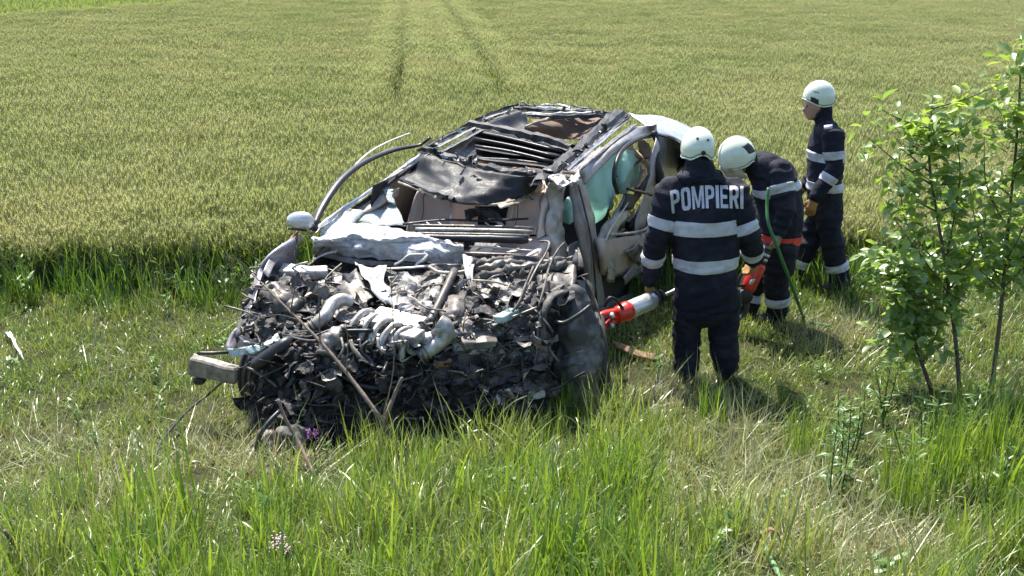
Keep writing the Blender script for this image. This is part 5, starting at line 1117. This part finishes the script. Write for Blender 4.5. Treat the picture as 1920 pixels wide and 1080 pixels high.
def person_walking():
    y = 9.45; P = lambda px, py, dy=0: PY(px, py, y + dy)
    root = empty('person', (P(1565, 540).x, y, 0)); tag(root, 'firefighter walking left in profile at the edge of the wheat, orange gloves', 'person', 'firefighters')
    B = Body(); chest = P(1548, 275); waist = P(1546, 350); hips = P(1548, 395)
    B.seg(P(1549, 245), chest, .125, .155, 'torso', 1.25, (0, 1, 0)); B.seg(chest, waist, .155, .160, 'torso', 1.22, (0, 1, 0)); B.seg(waist, hips, .160, .155, 'torso', 1.2, (0, 1, 0))
    B.seg(P(1550, 246, -.14), P(1550, 246, .14), .085, .085, 'torso')
    B.seg(P(1545, 228), P(1541, 210), .085, .082, 'collar'); hc = P(1535, 190)
    f, u, r = face(B, hc + V((-.03, 0, -.03)), (-1, -.12, -.1), (0, 0, 1))
    B.seg(hc + V((.035, 0, -.05)), hc + V((.035, 0, -.10)), .09, .09, 'collar')
    sn, sf = P(1562, 252, -.2), P(1545, 252, .2); en, ef = P(1566, 315, -.24), P(1535, 315, .24); wn, wf = P(1530, 368, -.26), P(1512, 345, .2)
    B.chain([sn, en, wn], [.088, .076, .06], 'armL'); B.chain([sf, ef, wf], [.088, .076, .06], 'armR')
    hand(B, wn + (wn - en).normalized() * .02, (-.25, 0, -1), (.4, 1, 0), 1.1, .7, 'hand', -1)
    hand(B, wf, (-.6, 0, -.8), (0, -1, 0), 1.0, .7, 'hand', 1)
    kn, kf = P(1561, 462, -.1), P(1512, 462, .1); an, af = V((P(1570, 528).x, y - .08, .1)), V((P(1492, 528).x, y + .12, .1))
    B.chain([P(1553, 405, -.09), kn, an], [.118, .10, .088], 'legL'); B.chain([P(1540, 405, .1), kf, af], [.118, .10, .088], 'legR')
    boots(B, (an, af), (-1, -.1, 0))
    ob, idx = build_body(B, root, TAGS, TM, seed=15, fold=.017)
    for y0, y1 in ((283, 300), (338, 354)): band(B, ob, idx, root, ('torso',), P(1546, y1), P(1546, y0), (.05, 0, 1), (.05, 0, 1), 'stripe')
    limb_band(B, ob, idx, root, sn, en, .62, .072, ('armL',)); limb_band(B, ob, idx, root, en, wn, .38, .072, ('armL',)); limb_band(B, ob, idx, root, kn, an, .52, .075, ('legL',)); limb_band(B, ob, idx, root, kf, af, .52, .075, ('legR',))
    sheet('shoulder_badge', [[P(1545, 235, -.26), P(1561, 233, -.27)], [P(1545, 242, -.285), P(1561, 241, -.29)]], M['stripe'], root, sub=2, crumple=0, thick=.004)
    for k in (-1, 1): lathe('eye', [(-.004, .011), (.003, .010), (.006, .004)], hc + V((-.03, 0, -.03)) + f * .086 + r * .031 * k + u * .002, f, M['dark_trim'], root, 10)
    tube('chin_strap', [hc + r * .105 + u * .0, hc + r * .06 - u * .13 + f * .05, hc - u * .14 + f * .06, hc - r * .06 - u * .13 + f * .05, hc - r * .105], .008, M['dark_trim'], root, n=6)
    h, pt = helmet(root, hc + V((.0, 0, .035)), (-1, -.1, -.05), (0, 0, 1), .97, .03, 0, brim=.014)
    sheet('helmet_side_plate', [[pt(az, t, 1.012) for az in (.75, 1.0, 1.25)] for t in (.6, .85, 1.0)] if (pt(1, .8) - CAMP).length < (pt(-1, .8) - CAMP).length else [[pt(-az, t, 1.012) for az in (.75, 1.0, 1.25)] for t in (.6, .85, 1.0)], M['dark_trim'], h, sub=3, crumple=0, thick=.004)
    return root
person_back(); person_bending(); person_walking()

# ------------------------------------------------------------------ rescue tools
def spreader():
    """hydraulic ram lying against the front wheel: silver cylinder, red claw end, thin rod"""
    a, b = PY(1140, 598, 7.02), PY(1248, 552, 7.36); d = (b - a); ln = d.length; x = d.normalized()
    root = empty('hydraulic_spreader', (a + b) / 2 * 1.0 - V((0, 0, .05))); tag(root, 'hydraulic rescue spreader with silver cylinder and red claw end by the wheel', 'rescue tool')
    o = lathe('cylinder', [(0, .055), (.01, .064), (.20, .064), (.215, .058), (.24, .052), (.25, .045)], a + x * ln * .36, x, M['tool_silver'], root, 28)
    lathe('collar', [(0, .05), (.01, .055), (.025, .055), (.035, .04)], a + x * (ln * .36 + .25), x, M['dark_trim'], root, 24)
    lathe('control_ring', [(0, .045), (.005, .05), (.02, .05), (.022, .03)], a + x * (ln * .36 + .30), x, M['dark_trim'], root, 24)
    lathe('rod', [(0, .012), (.14, .012), (.145, .016), (.17, .016)], a + x * (ln * .36 + .30), x, M['tool_silver'], root, 12)
    lathe('head', [(-.03, .05), (0, .062), (.05, .066), (.06, .07), (.09, .07), (.1, .055)], a + x * ln * .36 - x * .1, x, M['red_tool'], root, 24)
    for k in (-1, 1):
        tube('claw', [a + x * .06 + V((0, 0, .03 * k)), a - x * .06 + V((0, 0, .05 * k)), a - x * .16 + V((0, 0, .02 * k))], [.035, .03, .012], M['red_tool'], root, n=8, flat=.8)
        lathe('bolt', [(-.03, .018), (.03, .018)], a + x * .03 + V((0, -.05, .035 * k)), (0, 1, 0), M['tool_silver'], root, 12)
    tube('handle', [a + x * .13 + V((0, -.04, .05)), a + x * .06 + V((0, -.06, .14)), a + x * .0 + V((0, -.05, .17)), a - x * .04 + V((0, -.03, .11))], .012, M['dark_trim'], root, n=8)
spreader()
def cutter():
    a, b = PY(1443, 458, 8.3), PY(1385, 575, 8.25); x = (b - a).normalized(); ln = (b - a).length
    root = empty('hydraulic_cutter', b - V((0, 0, .1))); tag(root, 'red and black hydraulic cutter held pointing down by the bending firefighter', 'rescue tool')
    lathe('grip', [(0, .03), (.02, .038), (.15, .038), (.17, .045)], a, x, M['dark_trim'], root, 20)
    for t in (.09, .13): lathe('ring', [(-.012, .041), (-.01, .046), (.01, .046), (.012, .041)], a + x * t, x, M['tool_silver'], root, 20)
    lathe('body', [(0, .045), (.02, .06), (.22, .06), (.25, .05)], a + x * .17, x, M['red_tool'], root, 24)
    sheet('plate', [[a + x * .30 + V((-.03, -.062, .0)), a + x * .30 + V((.005, -.064, .012))], [a + x * .35 + V((-.03, -.062, 0)), a + x * .35 + V((.005, -.064, .012))]], M['stripe'], root, sub=2, crumple=0, thick=.003)
    lathe('pivot', [(-.06, .05), (-.05, .06), (.05, .06), (.06, .05)], a + x * (.46), (0, 1, 0), M['dark_trim'], root, 20)
    for k in (-1, 1):
        n = V((x.z, 0, -x.x)) * k
        tube('blade', [a + x * .46 + n * .02, a + x * .56 + n * .07, a + x * .66 + n * .05, a + x * .72 + n * .01], [.04, .035, .028, .008], M['dark_steel'], root, n=8, flat=.5)
    tube('handle', [a + x * .2 + V((-.05, -.03, 0)), a + x * .22 + V((-.12, -.06, .0)), a + x * .34 + V((-.12, -.06, 0)), a + x * .36 + V((-.05, -.03, 0))], .014, M['dark_trim'], root, n=8)
cutter()
o = tube('hose', [PY(1441, 352, 8.25), PY(1438, 385, 8.2), PY(1441, 420, 8.12), PY(1456, 460, 8.08), PY(1475, 510, 8.12), PY(1494, 560, 8.3), PZ(1506, 592, .02), PZ(1520, 604, .02), PZ(1560, 612, .02)], .0135, M['hose_green'], None, n=8, sm=6)
tag(o, 'thin green hydraulic hose hanging from the bending firefighter to the grass', 'hose')

# ------------------------------------------------------------------ saplings, weeds, sticks and litter
M['bark'] = mat('young_bark', (.17, .13, .10), .9, 0, (.10, .075, .055), 40, .4, .65, bump=.4, bsc=120)
M['leaf'] = leafmat('sapling_leaf', (.22, .34, .11), (.48, .60, .13), trans=.56, gloss=.08, grough=.38)
M['leaf_dark'] = leafmat('weed_plant_leaf', (.06, .13, .025), (.13, .23, .045), trans=.38, gloss=.05, grough=.4)
M['petal_purple'] = mat('purple_petal', (.36, .09, .40), .7); M['petal_pink'] = mat('pink_petal', (.62, .42, .48), .7)
M['paper'] = mat('white_litter', (.78, .78, .76), .7, 0, (.62, .62, .60), 20, bump=.2)
def leaf_mesh(name, ln, wd, vr, m, bend=.25, segs=5):
    vs_, fs, att = [], [], []
    for i in range(segs + 1):
        t = i / segs; w_ = wd * .5 * math.sin(math.pi * min(1, t * .92 + .06)) ** .8 * (1.15 - .4 * t) if i < segs else .0; z = -bend * ln * t * t
        for q in (-1, 0, 1): vs_.append((ln * t, w_ * q, z + abs(q) * w_ * .35)); att.append((vr, t))
    for i in range(segs):
        for q in range(2): k = i * 3 + q; fs.append((k, k + 1, k + 4, k + 3))
    return lib(name, vs_, fs, att, [M[m]])
LV = [leaf_mesh('leaf', .085, .046, v, 'leaf', b) for v, b in ((.0, .2), (.15, .35), (.3, .1), (.45, .5), (.65, .25), (.98, .2))]
def leaf_obj(me, parent, p, d, roll, sc, R):
    o = bpy.data.objects.new('leaf', me); COL.objects.link(o); o.parent = parent; d = V(d).normalized()
    q = d.to_track_quat('X', 'Z').to_matrix().to_4x4() @ Matrix.Rotation(roll, 4, 'X')
    o.matrix_local = Matrix.Translation(V(p) - WL[parent]) @ q @ Matrix.Scale(sc, 4); return o
def sapling(stems, branches, label, seed, nleaf=300, yellow=(), extra_n=680):
    R = random.Random(seed); root = empty('sapling', stems[0][0]); tag(root, label, 'tree')
    segs = []
    for k, st in enumerate(stems): t_ = tube('trunk', st, [.017, .013, .009, .004], M['bark'], root, n=7, sm=5, jit=.2); segs.append(st)
    for br in branches: tube('branch', br, [.007, .005, .002], M['bark'], root, n=5, sm=4); segs.append(br)
    n = 0; extra = ([], [], [])
    cand = []
    for si, sg in enumerate(segs):
        pts = catmull(sg, 6); L_ = sum((b - a).length for a, b in zip(pts, pts[1:])); m = max(4, int(L_ / .045))
        for j in range(m):
            t = (j + R.random()) / m
            if si < len(stems) and t < .42: continue
            x = t * (len(pts) - 1); i = min(int(x), len(pts) - 2); cand.append((pts[i].lerp(pts[i + 1], x - i), (pts[i + 1] - pts[i]).normalized(), t, si))
    R.shuffle(cand); ci = 0
    while n < nleaf and ci < len(cand) * 3:
        p, d, t, si = cand[ci % len(cand)]; ci += 1
        out = V((R.gauss(0, 1), R.gauss(0, 1), R.uniform(-.25, .7))); out = (out - d * out.dot(d) * .6).normalized(); rl = R.uniform(.07, .18)
        rp = [p, p + out * rl * .5 + V((0, 0, .01)), p + out * rl - V((0, 0, .02))]
        if R.random() < .35: tube('leaf_stalk', rp, .0018, M['leaf_dark'], root, n=4, sm=2)
        yl = any((V(p) - V(c)).length < r_ for c, r_ in yellow)
        for q in range(R.randint(2, 4)):
            if n >= nleaf: break
            tt = .4 + .6 * R.random(); b = rp[0].lerp(rp[2], tt); s_ = out.cross(V((0, 0, 1))).normalized() * R.choice((-1, 1))
            ld = (out * R.uniform(.3, 1) + s_ * R.uniform(.2, 1) + V((0, 0, R.uniform(-.45, .25))))
            me = LV[5] if (yl and R.random() < .8) or R.random() < .07 else LV[R.randrange(5)]
            leaf_obj(me, root, b, ld, R.gauss(0, .5), R.uniform(.8, 1.4), R); n += 1
    xv, xf, xa = [], [], []
    for k in range(extra_n):                         # the smaller leaves inside the crown, joined
        p, d, t, si = cand[R.randrange(len(cand))]; c = p + V((R.gauss(0, .07), R.gauss(0, .07), R.gauss(0, .06))); me = LV[R.randrange(5)]
        q = V((R.gauss(0, 1), R.gauss(0, 1), R.gauss(0, .5))).to_track_quat('X', 'Z').to_matrix() @ Matrix.Rotation(R.gauss(0, .5), 3, 'X'); s_ = R.uniform(.55, 1.25); b = len(xv)
        vr_ = R.choice((.0, .1, .2, .3, .5)); xv += [tuple(c - WL[root] + q @ (v.co * s_)) for v in me.vertices]; xa += [(vr_, 0)] * len(me.vertices); xf += [tuple(i + b for i in f.vertices) for f in me.polygons]
    fo = bpy.data.objects.new('foliage', lib('foliage', xv, xf, xa, [M['leaf']])); COL.objects.link(fo); fo.parent = root; tag(fo, kind='stuff')
    return root
def brs(R, pts, n, ln, y0, spread=.25):
    """side branches leaving a stem, rising outwards"""
    out = []; c = catmull(pts, 6)
    for k in range(n):
        p = c[int(len(c) * R.uniform(.35, .93))]; a = R.random() * 6.283; l_ = ln * R.uniform(.5, 1.1); d = V((math.cos(a), math.sin(a) * .7, R.uniform(.2, .7)))
        out.append([p, p + d * l_ * .5 + V((0, 0, -.02)), p + d * l_])
    return out
R = random.Random(90); g0 = PG(1800, 742); yA = g0.y
stA = [g0, PY(1790, 620, yA), PY(1765, 450, yA - .02), PY(1742, 300, yA), PY(1748, 185, yA + .05)]
bA = brs(R, stA, 13, .45, yA) + [[PY(1786, 560, yA), PY(1720, 470, yA - .1), PY(1655, 380, yA - .15)], [PY(1775, 480, yA), PY(1800, 330, yA), PY(1785, 215, yA - .05)], [PY(1780, 520, yA), PY(1700, 420, yA), PY(1690, 330, yA)], [PY(1788, 560, yA), PY(1735, 560, yA - .1), PY(1690, 540, yA - .2)], [PY(1782, 540, yA), PY(1830, 470, yA - .1), PY(1850, 400, yA - .1)]]
sapling([stA], bA, 'young leafy sapling with a thin straight trunk, left of the two saplings at right', 1, 300, [(PY(1775, 185, yA), .22), (PY(1655, 375, yA - .15), .2)])
g1 = PG(1856, 745); yB = g1.y
stB = [g1, PY(1875, 600, yB), PY(1890, 430, yB), PY(1908, 240, yB + .05), PY(1916, 70, yB + .1)]
bB = brs(R, stB, 13, .5, yB) + [[PY(1880, 540, yB), PY(1835, 440, yB + .1), PY(1815, 330, yB + .15)], [PY(1884, 500, yB), PY(1930, 400, yB), PY(1960, 300, yB)], [PY(1890, 430, yB), PY(1850, 350, yB), PY(1845, 250, yB)], [PY(1895, 350, yB), PY(1935, 250, yB), PY(1960, 150, yB)], [PY(1880, 540, yB), PY(1920, 500, yB - .1), PY(1960, 440, yB - .1)]]
sapling([stB], bB, 'taller sapling at the right edge of the picture with a reddish leaning trunk', 2, 300)
g2 = PG(1748, 735); yC = g2.y
stC = [g2, PY(1722, 660, yC), PY(1700, 580, yC), PY(1690, 480, yC)]
bC = brs(R, stC, 10, .38, yC) + [[PY(1722, 660, yC), PY(1680, 590, yC), PY(1650, 520, yC)], [PY(1730, 680, yC), PY(1765, 600, yC), PY(1770, 500, yC - .05)], [PY(1722, 660, yC), PY(1690, 640, yC), PY(1650, 630, yC - .1)]]
sapling([stC], bC, 'low bushy sapling in front of the two taller ones', 3, 280)

# upright leafy weeds
NL = [leaf_mesh('leaf', .10, .02, v, 'leaf_dark', b) for v, b in ((.1, .3), (.5, .5), (.9, .2))]
def weed_plant(px, py, h, n, label, seed, tilt=0):
    R = random.Random(seed); g = PG(px, py); root = empty('weed_plant', g); tag(root, label, 'plant')
    for s_ in range(3 if h > .4 else 2):
        b = g + V((R.uniform(-.05, .05), R.uniform(-.05, .05), 0)); tp = b + V((R.uniform(-.08, .08) + tilt, R.uniform(-.08, .08), h * R.uniform(.75, 1)))
        tube('stem', [b, b.lerp(tp, .5) + V((R.uniform(-.02, .02), 0, 0)), tp], [.005, .004, .002], M['leaf_dark'], root, n=5)
        for k in range(n // 3):
            t = R.uniform(.12, 1); a = R.random() * 6.283; leaf_obj(R.choice(NL), root, b.lerp(tp, t), (math.cos(a), math.sin(a), R.uniform(.1, .9)), R.gauss(0, .3), R.uniform(.6, 1.15) * (1.1 - .35 * t), R)
weed_plant(1560, 930, .62, 78, 'tall dark green leafy weed right of centre in the foreground', 4)
weed_plant(1600, 860, .45, 54, 'slender leafy weed just behind the tall weed in the foreground', 5)
weed_plant(1690, 900, .35, 45, 'short leafy weed between the tall weed and the grass tuft', 6)
weed_plant(1870, 940, .4, 48, 'leafy weed at the lower right edge of the picture', 7)
weed_plant(1655, 800, .5, 60, 'leafy weed under the low bushy sapling', 11)
weed_plant(1735, 850, .45, 54, 'leafy weed left of the tall upright grass tuft', 12)
weed_plant(1830, 830, .5, 60, 'leafy weed in front of the two sapling trunks', 13)
def tuft(px, py, label, seed, n=90, h=.75):
    R = random.Random(seed); g = PG(px, py); root = empty('grass_tuft', g); tag(root, label, 'grass tuft'); vs_, fs, att = [], [], []
    for i in range(n):
        a = R.random() * 6.283; r = .10 * math.sqrt(R.random()); blade(vs_, fs, att, (g.x + r * math.cos(a), g.y + r * math.sin(a), g.z - .02), h * R.uniform(.55, 1.05), abs(R.gauss(0, .16)), R.random() * 6.283, R.uniform(.005, .009), 6, R.uniform(.05, .8), R.random())
    me = lib('blades', vs_, fs, att, [M['grass_tall']]); me.transform(Matrix.Translation(-g)); o = bpy.data.objects.new('blades', me); COL.objects.link(o); o.parent = root; tag(o, kind='stuff')
tuft(1870, 880, 'grass tuft below the taller sapling near the right edge', 14, 80, .6); tuft(1690, 960, 'grass tuft left of the tall upright tuft at lower right', 15, 70, .5); tuft(1500, 860, 'grass tuft left of the tall dark green weed', 16, 60, .45); tuft(1770, 930, 'tall upright tuft of grass below the saplings', 8); tuft(1065, 800, 'bright tuft of grass in front of the torn wheel arch', 9, 80, .42); tuft(1330, 800, 'grass tuft growing at the feet of the lettered firefighter', 10, 60, .45)

# dead branches and sticks
def branch_thing(main, r, twigs, label, cat='branch'):
    root = empty('dead_branch', main[0]); tag(root, label, cat)
    tube('limb', main, r, M['wood'], root, n=8, sm=6, jit=.25)
    for t in twigs: tube('twig', t, [.005, .003, .0015], M['wood'], root, n=5, sm=4)
mb = [PG(748, 850), PY(716, 790, 5.72), PY(660, 712, 5.86), PY(600, 640, 6.02), PY(545, 585, 6.2), PY(505, 545, 6.35), PY(472, 512, 6.5)]
tw = [[PY(600, 640, 6.02), PY(598, 560, 6.05), PY(590, 500, 6.05)], [PY(650, 700, 5.88), PY(652, 640, 5.9), PY(648, 590, 5.9)], [PY(545, 585, 6.2), PY(555, 520, 6.2), PY(552, 470, 6.2)], [PY(505, 545, 6.35), PY(470, 540, 6.3), PY(445, 548, 6.3)], [PY(560, 600, 6.15), PY(520, 590, 6.1), PY(480, 600, 6.1)], [PY(716, 790, 5.72), PY(738, 690, 5.75), PY(735, 560, 5.8), PY(730, 470, 5.85)], [PY(472, 512, 6.5), PY(450, 490, 6.5), PY(415, 478, 6.5)], [PY(480, 520, 6.48), PY(482, 490, 6.5), PY(470, 455, 6.5)]]
branch_thing(mb, [.014, .014, .012, .010, .008, .007, .004], tw, 'long thin dead branch leaning across the front of the wreck')
branch_thing([PG(712, 840), PY(722, 790, 5.70), PY(738, 745, 5.72), PY(754, 708, 5.72)], [.013, .014, .012, .008], [[PY(724, 785, 5.7), PY(700, 770, 5.68), PY(690, 776, 5.68)]], 'short broken stick standing up beside the foot of the long dead branch')
branch_thing([PG(592, 895), PY(560, 830, 5.62), PY(535, 785, 5.68), PY(521, 748, 5.72)], [.011, .011, .010, .008], [], 'bare stick poking up in front of the left headlamp area')
branch_thing([PG(66, 1092), PG(40, 1040, .12), PG(8, 995, .26)], [.009, .009, .008], [], 'dark bare stick in the bottom left corner')
R = random.Random(31)
root = empty('dry_twig_bush', PG(452, 560)); tag(root, 'dry brown twiggy weed left of the front wing', 'plant')
for k in range(16):
    a = PG(440 + R.uniform(0, 40), 545 + R.uniform(0, 25)); p2 = a + V((R.uniform(-.35, .1), R.uniform(-.1, .2), R.uniform(.15, .42))); tube('twig', [a, a.lerp(p2, .5) + V((0, 0, .05)), p2], [.003, .002, .001], M['wood'], root, n=4, sm=4)
    tube('twig', [a.lerp(p2, .6), p2 + V((R.uniform(-.12, .05), 0, R.uniform(-.02, .1)))], [.002, .001], M['wood'], root, n=4)

# loose things on the ground
o = tube('cable', [QH(432, 708, .40), QH(415, 718, .34), PG(392, 738, .12), PG(350, 772, .09), PG(315, 812, .07), PG(284, 858, .03)], .009, M['black'], None, n=6, sm=5); tag(o, 'black cable trailing from the bumper end into the grass', 'cable')
g = PG(520, 852); M['lump_brown'] = mat('scuffed_brown_plastic', (.13, .085, .065), .5, 0, (.07, .055, .05), 18)
def lump():
    root = empty('debris_lump', g); tag(root, 'crumpled brown and grey plastic debris lying below the front of the wreck', 'debris')
    for nm, c, sz, m_, sd_ in (('brown_shell', PG(502, 850) + V((0, 0, .07)), (.085, .08, .085), 'lump_brown', 1), ('grey_shell', PG(548, 846) + V((0, .03, .08)), (.11, .09, .085), 'liner_grey', 2)):
        bm = bmesh.new(); bmesh.ops.create_icosphere(bm, subdivisions=4, radius=1)
        vs_ = []
        for v in bm.verts:
            q = v.co * (1 + .35 * noise.noise(v.co * 1.6 + V((sd_ * 5, 0, 0))) - .18 * abs(noise.noise(v.co * 4 + V((0, sd_ * 3, 0))))); vs_.append(c + V((q.x * sz[0], q.y * sz[1], q.z * sz[2])))
        bm.verts.index_update(); fs = [tuple(v.index for v in f.verts) for f in bm.faces]; bm.free(); mobj(nm, vs_, fs, M[m_], root)
    tube('strap', [PG(480, 840, .1), PG(488, 815, .18), PG(505, 790, .25), PG(525, 770, .3)], .014, M['black'], root, n=6)
lump()
o = sheet('litter', [[PG(8, 622, .06), PG(22, 624, .08)], [PG(24, 640, .09), PG(32, 642, .08)], [PG(36, 664, .06), PG(42, 668, .05)], [PG(46, 676, .03), PG(50, 678, .03)]], M['paper'], None, sub=4, crumple=.02, scale=14, thick=.002); tag(o, 'twisted white strip of paper litter on the grass at far left', 'litter')
o = sheet('board', [[PG(1150, 640, .06), PG(1185, 652, .06), PG(1232, 664, .05)], [PG(1158, 654, .05), PG(1188, 664, .05), PG(1228, 676, .04)]], M['rust'], None, sub=4, crumple=.012, thick=.015); tag(o, 'reddish brown broken board lying behind the front wheel', 'board')
o = tube('hose', [PG(1402, 930, .03), PG(1410, 955, .03), PG(1424, 1000, .03), PG(1446, 1050, .03), PG(1476, 1100, .03)], .013, mat('pale_green_hose', (.20, .36, .17), .6, 0, (.13, .24, .10), 9), None, n=8, sm=5); tag(o, 'pale green hose lying in flattened grass at the bottom', 'hose')
o = tube('dead_leaf', [PG(1418, 1018, .10), PG(1430, 1000, .15), PG(1446, 992, .17), PG(1460, 1003, .14), PG(1465, 1030, .04)], [.008, .014, .016, .012, .005], M['rust'], None, n=6, flat=.3, sm=5); tag(o, 'curled dark brown dead leaf arching over the pale green hose', 'leaf')
def flower(px, py, label, m_, nsp, h, r, seed):
    R = random.Random(seed); g = PG(px, py); root = empty('wildflower', g); tag(root, label, 'flower')
    for k in range(nsp):
        b = g + V((R.uniform(-.05, .05), R.uniform(-.03, .03), 0)); t_ = b + V((R.uniform(-.04, .04), R.uniform(-.03, .03), h * R.uniform(.8, 1.1))); tube('stem', [b, t_], .0025, M['leaf_dark'], root, n=4)
        gs = []
        for q in range(16):
            c = t_ + V((R.gauss(0, r), R.gauss(0, r), R.uniform(-.05, .02) if r < .01 else R.gauss(0, .008))); gs.append(box_geo(c, (.008, .006, .005), Matrix.Rotation(R.random() * 3, 3, 'Z'), bev=.2))
        mobj('blossom', *join_geo(gs), M[m_], root)
flower(600, 868, 'small purple flower spikes in front of the wreck', 'petal_purple', 3, .22, .006, 1)
flower(525, 1100, 'pale pink flower heads near the bottom edge', 'petal_pink', 5, .22, .018, 2)
